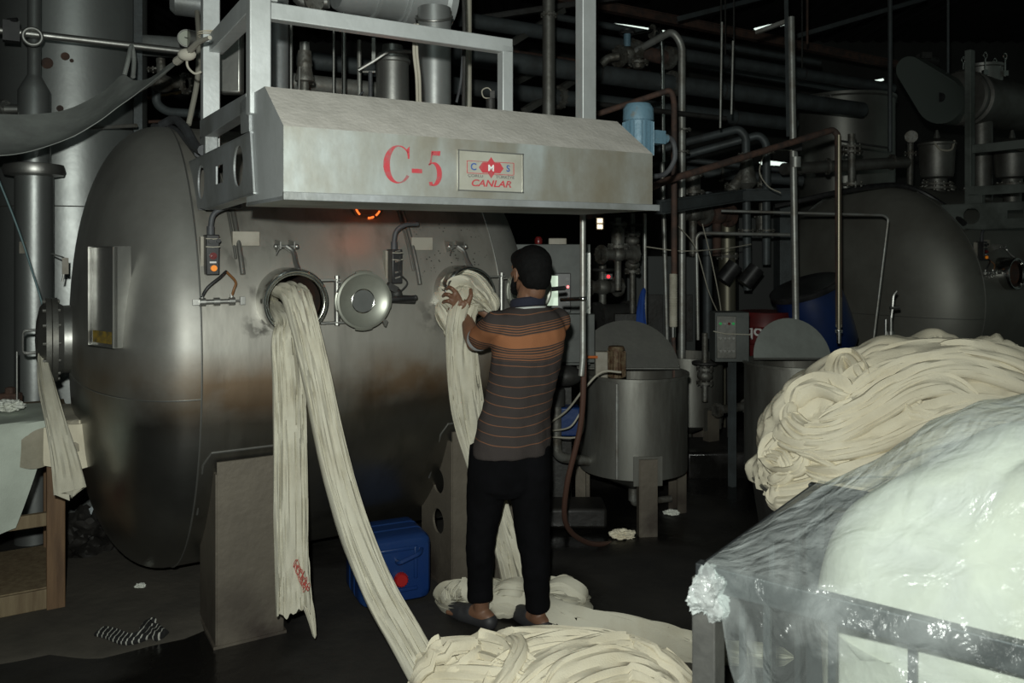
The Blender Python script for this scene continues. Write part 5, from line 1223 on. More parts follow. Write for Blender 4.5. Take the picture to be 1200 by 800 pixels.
bm = B(); sheet(bm, tcloth(-.09, .42, lambda u: .13 + .05 * math.sin(u * 5), 2.), 40, 50, .012); one('padding_cloth', bm, mat('padding', (.36, .33, .26), .95, 0, (.27, .25, .19), 6, bump=.2, bscale=150), 'beige padding cloth folded over the table corner', 'cloth')
# hanging side of the padding
def sidef(u, v):
    b = lerp(-.08, .5, u); h = v * (.17 - .03 * u); return CT + D * (.085 + .02 * math.sin(u * 15) * v + .01) + N * b + V((0, 0, ZT + .03 - h))
bm = B(); sheet(bm, sidef, 30, 14, .01); one('side_cloth', bm, CREAM2, 'cream cloth edge hanging over the end of the table', 'cloth')
def cornerf(u, v):
    a = lerp(-.13, .05, u); h = v * (.21 - .06 * abs(u - .35)); return CT - D * a + N * (-.105 - .012 * math.sin(u * 8 + 2 * v)) + V((0, 0, ZT + .02 - h)) + D * (.05 * v * (1 - u))
bm = B(); sheet(bm, cornerf, 24, 20, .01); one('corner_cloth', bm, CREAM2, 'cream cloth bunched around the top of the table leg', 'cloth')
bm = B(); sheet(bm, tcloth(.03, 1.1, lambda u: .46 + .03 * math.sin(u * 9), 5., off=.016, skew=.35), 90, 60, .006); one('drape_cloth', bm, DRAPE, 'greenish white cloth draped over the front of the table', 'cloth')
def crumple(c, r, seed, sq=(1.3, 1, .55), n=40):
    bm = B(); bmesh.ops.create_icosphere(bm, subdivisions=5, radius=1)
    for v in bm.verts:
        p = v.co.copy(); k = 1 + .35 * noise.noise(p * 1.5 + V((seed, 0, 0))); q = noise.noise(p * 3 + V((0, seed, 0))); k -= .30 * abs(q) ** .6 * 1.2; k += .12 * noise.noise(p * 7 + V((seed, seed, 0)))
        v.co = V(c) + V((p.x * sq[0], p.y * sq[1], max(p.z, -.7) * sq[2])) * (r * k)
    return bm
zc_ = ZT + .055
pc = px(9, 484, 3.86); pc.z = ZT + .075
one('crumpled_cloth', crumple(pc, .06, 2), WHITEC, 'crumpled white cloth lying on the table', 'cloth')
bm = B(); q = px(20, 470, 4.1); cyl(bm, V((q.x, q.y, ZT)), V((q.x, q.y, ZT + .30)), .005, n=8); one('upright_rod', bm, STEEL, 'thin upright rod behind the crumpled white cloth', 'rod')
bm = B(); q = V((px(12, 470, 4.15).x, 4.15, ZT + .05)); box(bm, q, (.10, .06, .07)); box(bm, q + V((0, 0, .045)), (.04, .04, .04)); one('small_tool', bm, RUST, 'small rusty clamp standing on the table beside the rod', 'tool', bevel=.01)
bm = B(); box(bm, CT - D * .45 + N * .25 + V((0, 0, .125)), (.34, .2, .03)); one('red_tray', bm, REDC, 'flat dull red tray on the lower table shelf', 'tray', bevel=.01)
# cloth hanging from the manhole handle
HB = mw(*(MANH + V((-.195, .0, -.055))))
bm = B(); q0 = px(48, 412, HB.y - .01)
strand(bm, [px(49, 411, 3.90), px(51, 432, 3.82), px(56, 458, 3.70), px(66, 498, 3.58), px(76, 540, 3.53), px(83, 580, 3.50)], lambda u: .035 + .09 * u, lambda u: .03 + .015 * u, (1, .3, 0), 4, 4, .5, m=40, taper=(.06, .02), ragged=.05)
one('hanging_cloth', bm, CREAM, 'stained cream cloth hanging from the manhole cover handle', 'cloth')
# litter
def floorpt(x, y): Y = H * F / (y - HY); return V(((x - 600) / F * Y, Y, 0))
for x, y, r_, m_, lb, sq in ((165, 690, .03, WHITEC, 'small crumpled white scrap on the floor in front of the vessel head', (1, 1, .6)), (53, 722, .03, CREAM2, 'tiny flat white scrap beside the table leg', (1.2, .8, .2)),
                         (729, 630, .065, CREAM2, 'crumpled cream rag on the floor beside the small vat', (1.2, .8, .5)), (787, 602, .05, WHITEC, 'thin clear scrap at the foot of the small vat leg', (1, .8, .35))):
    p = floorpt(x, y); p.z = r_ * sq[2] * .62; one('scrap', crumple(p, r_, x * .1, sq), m_, lb, 'scrap')
bm = crumple((0, 0, 0), .05, 3, (.9, .3, .9)); p = px(112, 601, 4.6)
bmesh.ops.translate(bm, verts=bm.verts, vec=V((p.x, p.y, .05 if p.z < .05 else p.z)))
one('paper_scrap', bm, mat('paper', (.45, .50, .52), .9), 'white paper scrap stuck on the rubble under the vessel head', 'scrap')
T1 = thing('rubble_heap', floorpt(115, 650), 'low heap of dark rubble under the vessel head', 'rubble')
bm = crumple(V((p.x, p.y + .02, -.02)), .24, 8, (1.1, 1.1, .9)); obj('heap', bm, FLOORM, T1)
T1 = thing('striped_rag', floorpt(150, 748), 'black rag strip with thin white stripes on the floor', 'rag')
STR = mat('striped_black', (.01, .01, .01), .9)
def stripes(nt, b, tc, mp, outc):
    nd, lk = nt.nodes, nt.links; w_ = nd.new('ShaderNodeTexWave'); w_.inputs['Scale'].default_value = 14; w_.inputs['Distortion'].default_value = 3; lk.new(tc.outputs['Object'], w_.inputs['Vector'])
    r = nd.new('ShaderNodeMapRange'); r.inputs[1].default_value = .86; r.inputs[2].default_value = .92; lk.new(w_.outputs['Fac'], r.inputs[0])
    mx = nd.new('ShaderNodeMix'); mx.data_type = 'RGBA'; mx.inputs[6].default_value = (.008, .008, .008, 1); mx.inputs[7].default_value = (.4, .4, .36, 1); lk.new(r.outputs[0], mx.inputs[0]); lk.new(mx.outputs[2], b.inputs['Base Color'])
STR = mat('striped_black', (.01, .01, .01), .9, extra=stripes)
bm = B(); strand(bm, [floorpt(x, y) + V((0, 0, .018)) for x, y in ((114, 744), (130, 748), (150, 755), (168, 750), (178, 742), (186, 748), (192, 750))], .07, .03, (0, 1, 0), 9, 3, .5, m=30, taper=(.05, .05)); obj('rag', bm, STR, T1)
bm = B(); strand(bm, [floorpt(x, y) + V((0, 0, .03)) for x, y in ((168, 746), (174, 737), (183, 734))], .04, .025, (0, 1, 0), 3, 3, .5, m=24, taper=(.1, .1)); obj('rag_end', bm, STR, T1)

T1 = thing('sample_tap', px(1046, 395, 6.2), 'small steel tap with a curved spout in front of the far vessel head', 'tap')
bm = B(); cyl(bm, px(1044, 430, 6.2), px(1044, 388, 6.2), .030, n=16); cyl(bm, px(1044, 388, 6.2), px(1044, 372, 6.2), .012, n=10); obj('tap_body', bm, STEEL, T1)
bm = B(); tube(bm, fillet([px(1044, 376, 6.2), px(1046, 360, 6.2), px(1047, 346, 6.2), px(1051, 341, 6.2)], .05), .011, n=8); cyl(bm, px(1043, 361, 6.2), px(1054, 360, 6.2), .014, n=8); obj('spout', bm, STEEL, T1)
bm = B(); cyl(bm, px(1038, 430, 6.2), px(1038, 374, 6.2), .009, n=8); obj('side_tube', bm, CHROME, T1)
bm = B(); p = px(1044, 430, 6.2); cyl(bm, (p.x, p.y, 0), p, .03, n=12); obj('stand_pipe', bm, CAST, T1)
# ================================================================== cotton bands in the ports
def pz(x, y, Y): return px(x, y, Y)
p1 = [V(mw(*(q))) for q in ((.0 + .02, .22, 1.45), (.0 + .0, .10, 1.48))]
bm = B()
strand(bm, [mw(-.03, .18, 1.40), mw(-.045, -.02, 1.365), mw(-.045, -.115, 1.33), px(334, 400, 3.36), px(338, 450, 3.35), px(340, 520, 3.35), px(341, 600, 3.34), px(342, 660, 3.33), px(345, 716, 3.32)],
       lambda u: .085 + .05 * min(1, max(0, u - .1) * 2.2) + .02 * max(0, u - .7), lambda u: .05, D, 3, 6, .62, m=80, ragged=.05, wob=.12)
strand(bm, [px(352, 640, 3.36), px(356, 690, 3.35), px(364, 720, 3.34), px(369, 748, 3.33)], lambda u: .07 * (1 - u) + .012, .02, D, 8, 3, .5, m=40, taper=(.2, .02))
BA = obj('cotton_band', bm, CREAM); tag(BA, 'cream cotton band end hanging straight from the first port, with a red ink stamp', 'fabric band')
bm = B()
for i in range(9):
    pts = []
    for k in range(12):
        s_ = k / 11; pts.append(px(347 + i * 1.6 + 3.4 * math.sin(s_ * 7 + i * 1.9), 660 + i * 3.4 + 5 * math.sin(s_ * 11 + i) + 8 * s_ * (i % 2), 3.285))
    tube(bm, pts, .0011, n=5)
st = obj('red_stamp', bm, RSTAMP, BA, label='red ink scribble stamp')
bm = B()
strand(bm, [mw(.02, .20, 1.44), mw(-.01, .06, 1.475), mw(.0, -.06, 1.465), px(350, 355, 3.40), px(360, 390, 3.33), px(371, 440, 3.3), px(383, 500, 3.28), px(397, 560, 3.24), px(417, 625, 3.17), px(444, 690, 3.08), px(472, 740, 3.0), px(497, 784, 2.95)],
       lambda u: .15 if u < .12 else .15 - .035 * min(1, (u - .12) * 4) + .05 * max(0, u - .55), lambda u: .05, D, 12, 5, .6, m=84, taper=(.02, 0), wob=.1)
one('cotton_band', bm, CREAM, 'cream cotton band sweeping from the first port down to the floor pile', 'fabric band')
bm = B()
strand(bm, [mw(.80, .2, 1.42), mw(.80, .0, 1.45), mw(.80, -.12, 1.44), px(541, 372, 3.78), px(540, 400, 3.80), px(544, 450, 3.82), px(552, 500, 3.84), px(566, 550, 3.84), px(582, 605, 3.84), px(597, 650, 3.82), px(606, 688, 3.82)],
       lambda u: .16 if u < .25 else .15 - .02 * math.sin(u * 9), lambda u: .06, D, 21, 6, .7, m=84, wob=.12)
# bunch held up at the port mouth
strand(bm, [px(530, 392, 3.80), px(524, 365, 3.82), px(528, 342, 3.86), px(541, 333, 3.86), px(556, 336, 3.84), px(567, 348, 3.80), px(574, 362, 3.78)], lambda u: .10 + .03 * math.sin(u * 3), .085, (.2, .2, 1), 5, 4, .7, m=60, taper=(.15, .2))
strand(bm, [px(536, 360, 3.84), px(548, 345, 3.84), px(560, 352, 3.82), px(572, 352, 3.80), px(580, 366, 3.78)], .10, .08, (0, .3, 1), 15, 4, .7, m=60, taper=(.15, .25))
strand(bm, [px(550, 356, 3.87), px(545, 375, 3.85), px(535, 388, 3.82), px(527, 398, 3.80)], .09, .06, (1, .2, .2), 25, 4, .7, m=60, taper=(.15, .1))
one('cotton_band', bm, CREAM, 'cream cotton band bunched in the hands at the second port and falling behind the legs', 'fabric band')

def fp(x, y, z=0.):                     # on the level z
    Y = (H - z) * F / (y - HY); return V(((x - 600) / F * Y, Y, z))
bm = B()
strand(bm, [fp(606, 684, .10), fp(594, 694, .06), fp(572, 694, .045), fp(545, 692, .05), fp(527, 696, .05), fp(522, 706, .04), fp(535, 708, .04), fp(555, 700, .05), fp(580, 700, .05), fp(596, 706, .05), fp(620, 700, .06), fp(645, 690, .06), fp(668, 690, .06), fp(680, 700, .05), fp(668, 712, .05), fp(648, 714, .05),
            fp(662, 724, .05), fp(700, 732, .05), fp(760, 745, .055), fp(805, 758, .055), fp(860, 765, .055), fp(930, 770, .055)],
       lambda u: .10 + .03 * math.sin(u * 19), lambda u: .07, (0, 0, 1), 31, 7, 1.3, m=84, taper=(.02, .03), twist=9.)
strand(bm, [fp(522, 706, .03), fp(528, 696, .09), fp(540, 686, .11), fp(549, 694, .09), fp(556, 702, .04)], .08, .045, (1, 0, .6), 7, 5, .9, m=56, taper=(.25, .25), twist=2)
strand(bm, [fp(583, 706, .05), fp(590, 694, .10), fp(604, 690, .12), fp(618, 694, .08), fp(628, 704, .05)], .09, .05, (0, .5, 1), 13, 5, .9, m=56, taper=(.25, .25), twist=2)
strand(bm, [fp(628, 704, .05), fp(645, 696, .09), fp(660, 690, .11), fp(675, 696, .09), fp(682, 708, .04)], .10, .05, (0, .4, 1), 17, 5, .9, m=56, taper=(.25, .25), twist=2)
strand(bm, [fp(576, 716, .03), fp(590, 712, .05), fp(606, 716, .04)], .07, .04, (0, 1, .4), 27, 4, .9, m=40, taper=(.3, .3))
one('cotton_rope', bm, CREAM, 'twisted cream cotton band lying on the floor around the worker\'s feet', 'fabric band')

# ---- mound with draped bands
class Mound:
    def __init__(s, c, rx, ry, h, rot=0, p=2.2, lean=(0, 0)): s.c, s.rx, s.ry, s.h, s.r, s.p, s.lean = V(c), rx, ry, h, rot, p, lean
    def pt(s, a, e, k=1.):              # azimuth, elevation 0..pi/2
        ce, se = max(0, math.cos(e)) ** (2 / s.p), max(0, math.sin(e)) ** (2 / s.p)
        x, y, z = s.rx * k * ce * math.cos(a), s.ry * k * ce * math.sin(a), s.h * k * se
        c_, n_ = math.cos(s.r), math.sin(s.r)
        return s.c + V((x * c_ - y * n_ + s.lean[0] * z, x * n_ + y * c_ + s.lean[1] * z, z))
    def inside(s, w, k=1.):
        q = w - s.c; q = V((q.x - s.lean[0] * q.z, q.y - s.lean[1] * q.z, q.z)); c_, n_ = math.cos(-s.r), math.sin(-s.r)
        x, y = q.x * c_ - q.y * n_, q.x * n_ + q.y * c_
        return (math.hypot(x / s.rx, y / s.ry) / k) ** s.p + (max(0, q.z) / s.h / k) ** s.p < 1
    def hit(s, x, y, k=1.02):
        Y = s.c.y - max(s.rx, s.ry) - .3; last = None; bestd = 9; best = None
        for i in range(700):
            w_ = px(x, y, Y)
            if s.inside(w_, k): return w_
            Y += .003
        # beyond the outline: the closest depth is the centre plane
        return px(x, y, s.c.y)
    def mesh(s, bm, amp, seed, na=160, ne=60, low=-.12, fsc=4.):
        rs = []
        for j in range(ne):
            e = PI / 2 * j / ne; rw = []
            for i in range(na):
                a = 2 * PI * i / na; p = s.pt(a, e); q = p - s.c
                w_ = V((noise.noise(p * 1.3 + V((seed, 0, 0))), noise.noise(p * 1.3 + V((0, seed, 5))), 0)) * .25
                f = noise.noise((p + w_) * fsc + V((0, 0, seed))); g = noise.noise((p + w_ * 2) * fsc * 2.3 + V((seed, 0, 0)))
                d = amp * ((3 * abs(f) - .6) + .6 * (3 * abs(g) - .6))
                rw.append(bm.verts.new(p + q.normalized() * d))
            rs.append(rw)
        for A, C in zip(rs, rs[1:]): bridge(bm, A, C)
        top = bm.verts.new(s.pt(0, PI / 2))
        for i in range(na): bm.faces.new((rs[-1][i], rs[-1][(i + 1) % na], top))
        bm.faces.new(list(reversed(rs[0])))

# pile on the floor
PM = Mound((.145, 2.93, 0), .52, .36, .225, .0, 2.1)
bm = B(); PM.mesh(bm, .016, 3, fsc=6)
def drape(bm, M_, pts, w, t, seed, folds=4, amp=.6, m=48, k=1.0, taper=(.22, .22)):
    P_ = [M_.hit(x, y, k) for x, y in pts]
    def wd(u):
        i = min(int(u * (len(P_) - 1)), len(P_) - 2); a, b = P_[i], P_[i + 1]; up = ((a + b) / 2 - M_.c); up.z = max(up.z, .0) * 1.2 + .12
        return (b - a).cross(up)
    strand(bm, P_, w, t, wd, seed, folds, amp, m=m, taper=taper, wob=.25)
R_ = random.Random(11)
for i, (pts, w_, t_, fo) in enumerate((
    ([(484, 800), (500, 775), (535, 765), (580, 770), (640, 800)], .16, .05, 5),
    ([(500, 770), (520, 760), (560, 757), (590, 768), (600, 800)], .13, .05, 5),
    ([(578, 752), (600, 741), (650, 741), (700, 748), (740, 752)], .09, .035, 3),
    ([(560, 790), (600, 765), (650, 752), (700, 750), (730, 752)], .14, .045, 4),
    ([(600, 812), (640, 780), (690, 760), (740, 756), (770, 775), (805, 806)], .12, .05, 4),
    ([(640, 815), (680, 790), (730, 778), (770, 790), (800, 815)], .15, .05, 4),
    ([(476, 812), (500, 792), (560, 790), (620, 800)], .10, .04, 4),
    ([(655, 748), (690, 745), (730, 750), (775, 765), (818, 800)], .075, .035, 3),
    ([(570, 815), (590, 785), (600, 765), (590, 750)], .12, .04, 4),
    ([(520, 790), (540, 780), (555, 768), (552, 757)], .08, .04, 4))):
    drape(bm, PM, pts, w_, t_, i * 3 + 1, fo, .65, k=1.03 + .012 * (i % 3))
one('cotton_pile', bm, CREAM2, 'low pile of cream cotton cloth on the floor in front of the worker', 'fabric pile')

# heap in the tub trolley
HM = Mound((1.86, 3.62, .60), .78, .5, .65, .0, 2.5, (.06, 0))
bm = B(); HM.mesh(bm, .022, 9, na=200, ne=80, fsc=4.5)
for i, (pts, w_, t_, fo) in enumerate((
    ([(1250, 432), (1180, 412), (1110, 410), (1050, 420), (1010, 438), (980, 462)], .17, .06, 4),
    ([(1250, 470), (1190, 445), (1130, 430), (1080, 434), (1040, 452), (1005, 475), (960, 492)], .13, .06, 4),
    ([(1150, 470), (1110, 452), (1070, 458), (1030, 482), (985, 505), (945, 508), (925, 490), (930, 470)], .11, .06, 3),
    ([(928, 480), (938, 460), (962, 450), (985, 455), (1000, 462)], .14, .07, 3),
    ([(985, 462), (979, 440), (984, 424), (998, 422), (1010, 436), (1015, 450)], .085, .06, 3),
    ([(1250, 500), (1180, 478), (1120, 476), (1075, 492), (1030, 512), (980, 524), (940, 528)], .12, .055, 4),
    ([(925, 505), (906, 520), (902, 535), (915, 548), (938, 545), (945, 528)], .085, .055, 3),
    ([(895, 545), (903, 533), (918, 536), (925, 552), (912, 562), (900, 560)], .065, .045, 3),
    ([(903, 570), (915, 582), (950, 578), (1000, 560), (1060, 535)], .13, .06, 4),
    ([(940, 545), (985, 545), (1040, 528), (1100, 505), (1170, 498)], .14, .06, 4),
    ([(930, 520), (960, 528), (990, 545), (1010, 570)], .10, .05, 4),
    ([(1060, 470), (1075, 482), (1100, 488), (1140, 480), (1180, 486)], .10, .05, 3),
    ([(965, 500), (1000, 488), (1040, 468), (1080, 446)], .07, .05, 2),
    ([(912, 498), (920, 512), (945, 520), (975, 515)], .09, .05, 3),
    ([(1250, 455), (1200, 425), (1150, 410), (1100, 404)], .16, .05, 3))):
    drape(bm, HM, pts, w_, t_, i * 5 + 2, fo, .6, k=1.02 + .012 * (i % 3))
one('cotton_heap', bm, CREAM2, 'tall heap of folded cream cotton cloth overflowing a dark trolley', 'fabric heap')
T1 = thing('tub_trolley', V((1.88, 3.62, 0)), 'dark metal trolley with a curved rim under the tall cotton heap', 'trolley')
def rr(c, rx, ry, z, n=48, p=3.2):
    return [V((c[0] + rx * abs(math.cos(2 * PI * i / n)) ** (2 / p) * (1 if math.cos(2 * PI * i / n) > 0 else -1), c[1] + ry * abs(math.sin(2 * PI * i / n)) ** (2 / p) * (1 if math.sin(2 * PI * i / n) > 0 else -1), z)) for i in range(n)]
bm = B(); rs = [[bm.verts.new(v) for v in rr((1.88, 3.62), a, b, z)] for a, b, z in ((.62, .38, .28), (.74, .47, .34), (.78, .5, .62), (.76, .48, .62), (.72, .45, .36), (.6, .36, .31))]
for A, C in zip(rs, rs[1:]): bridge(bm, A, C)
bm.faces.new(rs[0]); bm.faces.new(rs[-1]); obj('tub', bm, IRON, T1)
bm = B(); P_ = rr((1.88, 3.62), .785, .505, .62); tube(bm, P_ + [P_[0], P_[1]], .014, n=8); obj('rim', bm, STEEL, T1)
for a, b in ((-.5, -.28), (.5, -.28), (-.5, .28), (.5, .28)):
    bm = B(); cyl(bm, (1.88 + a - .02, 3.62 + b, .07), (1.88 + a + .02, 3.62 + b, .07), .07, n=24); box(bm, (1.88 + a, 3.62 + b, .2), (.07, .05, .18)); obj('castor', bm, BLACK, T1)

# ---- cart with the film-wrapped bale
CU = V((.792, -.611, 0)).normalized(); CV = V((.611, .792, 0)).normalized(); CC = V((.44, 1.836, 0)); CLU, CLV, ZR = 1.5, .78, .925
RC = Matrix((CU, CV, V((0, 0, 1)))).transposed()
CART = thing('cage_cart', CC + CU * CLU / 2 + CV * CLV / 2, 'black angle-iron cage cart carrying the bale under plastic film', 'cart')
CIRON = mat('black_angle_iron', (.055, .062, .066), .5, .5, (.03, .034, .036), 9, bump=.15)
CIRL = mat('cart_post_face', (.13, .13, .12), .6, .4, (.08, .08, .075), 9, bump=.15)
def cb(u, v, z, sz, nm, m=CIRON, par=CART):
    bm = B(); box(bm, CC + CU * u + CV * v + V((0, 0, z)), sz, RC); return obj(nm, bm, m, par, bevel=.003, smooth=False)
for u, v in ((0, 0), (CLU, 0), (0, CLV), (CLU, CLV)): cb(u, v, (ZR + .12) / 2, (.055, .055, ZR - .12), 'corner_post', CIRL if (u, v) == (0, 0) else CIRON)
for v in (0, CLV):
    cb(CLU / 2, v, ZR, (CLU + .05, .03, .055), 'top_rail'); cb(CLU / 2, v, .18, (CLU, .04, .05), 'bottom_rail')
for u in (0, CLU):
    cb(u, CLV / 2, ZR, (.03, CLV, .055), 'top_rail'); cb(u, CLV / 2, .18, (.04, CLV, .05), 'bottom_rail')
cb(CLU / 2, CLV / 2, .16, (CLU, CLV, .02), 'base_plate')
for u in (.135, .27, .42, .62, .82, 1.02, 1.22, 1.38): cb(u, 0, .55, (.016, .016, .72), 'cage_bar')
for u in (.2, .45, .7, .95, 1.2): cb(u, CLV, .55, (.016, .016, .72), 'cage_bar')
for v in (.2, .4, .6): cb(0, v, .55, (.016, .016, .72), 'cage_bar')
for u, v in ((.08, .08), (CLU - .08, .08), (.08, CLV - .08), (CLU - .08, CLV - .08)):
    bm = B(); p = CC + CU * u + CV * v; cyl(bm, p + CV * .02 + V((0, 0, .06)), p - CV * .02 + V((0, 0, .06)), .06, n=24); box(bm, p + V((0, 0, .12)), (.06, .05, .07), RC); obj('castor', bm, BLACK, CART)
BALEM = mat('bale_cotton', (.57, .58, .51), .9, 0, (.49, .49, .41), 3.5, .45, .75, bump=.3, bscale=30, spec=.2)
BH, BZ = .50, .80
def baleh(x, y):
    k = abs(x) ** 2.3 + abs(y) ** 2.3
    return BZ + BH * max(0, 1 - k) ** .62
def balep(a, k):
    x = abs(math.cos(a)) ** .82 * (1 if math.cos(a) > 0 else -1) * k; y = abs(math.sin(a)) ** .82 * (1 if math.sin(a) > 0 else -1) * k
    return CC + CU * (CLU / 2 + .05 + .67 * x) + CV * (CLV / 2 + .36 * y) + V((0, 0, baleh(x, y)))
bm = B(); rs = []; na = 150
for z in (.19, .4, .6, .76):
    rs.append([bm.verts.new(V((*(balep(2 * PI * i / na, .995)).xy, z)) + (CC + CU * .8 + CV * .4 - balep(2 * PI * i / na, 1)).xy.to_3d().normalized() * (.012 + .02 * noise.noise(V((i * .12, z * 5, 0))))) for i in range(na)])
for j in range(50):
    k = math.cos(PI / 2 * j / 50); rw = []
    for i in range(na):
        p = balep(2 * PI * i / na, k); f = noise.noise(p * 3.2 + V((4, 0, 0))); g = noise.noise(p * 8)
        p = p + V((0, 0, 1)) * (.045 * (2.4 * abs(f) - .9) + .010 * g) * min(1, j / 8) ; rw.append(bm.verts.new(p))
    rs.append(rw)
for A, C in zip(rs, rs[1:]): bridge(bm, A, C)
top = bm.verts.new(balep(0, 0) + V((0, 0, -.01)))
for i in range(na): bm.faces.new((rs[-1][i], rs[-1][(i + 1) % na], top))
bm.faces.new(list(reversed(rs[0])))
one('cloth_bale', bm, BALEM, 'rounded pale bale of cotton filling the cage cart under clear film', 'bale')
# film
FILM = bpy.data.materials.new('clear_film'); FILM.use_nodes = True; nt = FILM.node_tree; nd, lk = nt.nodes, nt.links; nd.clear()
out = nd.new('ShaderNodeOutputMaterial'); mixs = nd.new('ShaderNodeMixShader'); tr = nd.new('ShaderNodeBsdfTransparent'); tr.inputs[0].default_value = (.96, .98, .975, 1)
pr = nd.new('ShaderNodeBsdfPrincipled'); pr.inputs['Base Color'].default_value = (.66, .70, .69, 1); pr.inputs['Roughness'].default_value = .16; pr.inputs['Specular IOR Level'].default_value = 1.
tc = nd.new('ShaderNodeTexCoord'); n1 = nd.new('ShaderNodeTexNoise'); n1.inputs['Scale'].default_value = 5; n1.inputs['Detail'].default_value = 6; n1.inputs['Distortion'].default_value = .8
mpp = nd.new('ShaderNodeMapping'); mpp.inputs['Rotation'].default_value = (0, 0, .6); mpp.inputs['Scale'].default_value = (1, 1.5, 1)
lk.new(tc.outputs['Object'], mpp.inputs[0]); lk.new(mpp.outputs[0], n1.inputs['Vector'])
lw = nd.new('ShaderNodeLayerWeight'); lw.inputs[0].default_value = .35
mr = nd.new('ShaderNodeMapRange'); mr.inputs[1].default_value = .42; mr.inputs[2].default_value = .75; mr.inputs[3].default_value = .04; mr.inputs[4].default_value = .22
lk.new(n1.outputs['Fac'], mr.inputs[0]); ad = nd.new('ShaderNodeMath'); ad.operation = 'MULTIPLY_ADD'; ad.inputs[1].default_value = .22
lk.new(lw.outputs['Facing'], ad.inputs[0]); lk.new(mr.outputs[0], ad.inputs[2])
n2 = nd.new('ShaderNodeTexNoise'); n2.inputs['Scale'].default_value = 8; n2.inputs['Detail'].default_value = 5; n2.inputs['Distortion'].default_value = 1.5; lk.new(mpp.outputs[0], n2.inputs['Vector'])
bp = nd.new('ShaderNodeBump'); bp.inputs['Strength'].default_value = .7; bp.inputs['Distance'].default_value = .03; lk.new(n2.outputs['Fac'], bp.inputs['Height']); lk.new(bp.outputs[0], pr.inputs['Normal'])
lk.new(ad.outputs[0], mixs.inputs[0]); lk.new(tr.outputs[0], mixs.inputs[1]); lk.new(pr.outputs[0], mixs.inputs[2]); lk.new(mixs.outputs[0], out.inputs[0])
def wr(p, s=1.): 
    q = p + V((noise.noise(p * 3), noise.noise(p * 3 + V((5, 0, 0))), noise.noise(p * 3 + V((0, 5, 0))))) * .12
    return s * (.016 * (1 - 3 * abs(noise.noise(q * 4))) + .004 * (1 - 3 * abs(noise.noise(q * 11))))
def filmtop(u, v):
    a, b = 2 * u - 1, 2 * v - 1
    f = (1 - abs(a) ** 1.7) * (1 - abs(b) ** 1.7)
    p = CC + CU * (CLU * u) + CV * (-.02 + (CLV + .04) * v) + V((0, 0, ZR + .034 + .33 * f))
    x = (CLU * u - CLU / 2 - .05) / .67; y = ((CLV + .04) * v - .02 - CLV / 2) / .36
    if abs(x) < 1 and abs(y) < 1:
        h = baleh(x, y) + .055; d_ = h - p.z; p.z += .5 * (d_ + math.sqrt(d_ * d_ + .0004))
    edge = min(1, 12 * min(u, 1 - u, v, 1 - v))
    p.z += abs(wr(p, .8)) * edge
    return p
def filmall(u, v):
    if v > .38: return filmtop(u, (v - .38) / .62)
    h = (.38 - v) / .38 * .60; ws = max(0, 1 - h / .04)
    p = CC + CU * (.02 * min(1, h * 20) + (CLU - .02) * u) - CV * (.02 + .012 * (1 - ws) + .02 * h + .022 * h * math.sin(u * 40 + 3 * math.sin(u * 13))) + V((0, 0, ZR + .034 - h))
    cl = max(0, 1 - u / .06); p += CU * (.07 * cl * min(1, h * 4))
    return p - CV * abs(wr(p, 1.1)) * min(1, h * 12)
bm = B(); sheet(bm, filmall, 190, 160, .0004)
def skirt2(u, v):
    h = v * .40; p = CC + CV * (CLV * u) - CU * (.034 + .02 * h + .02 * h * math.sin(u * 22)) + V((0, 0, ZR + .034 - h))
    return p - CU * abs(wr(p, 1.)) * min(1, v * 8)
FT = one('plastic_film', bm, FILM, 'clear wrinkled plastic film drawn over the bale and the cart rail', 'plastic film', ang=60)
bm = crumple(CC + V((-.005, -.03, ZR - .035)), .055, 4, (.85, .75, 1.05)); 
for v in bm.verts: v.co += (v.co - (CC + V((0, 0, ZR - .03)))).normalized() * .022 * noise.noise(v.co * 24)
FKN = FILM.copy(); FKN.name = 'gathered_film'
for n_ in FKN.node_tree.nodes:
    if n_.type == 'MAP_RANGE': n_.inputs[3].default_value = .18; n_.inputs[4].default_value = .65
obj('gathered_corner', bm, FKN, FT, label='film bunched around the cart corner post')
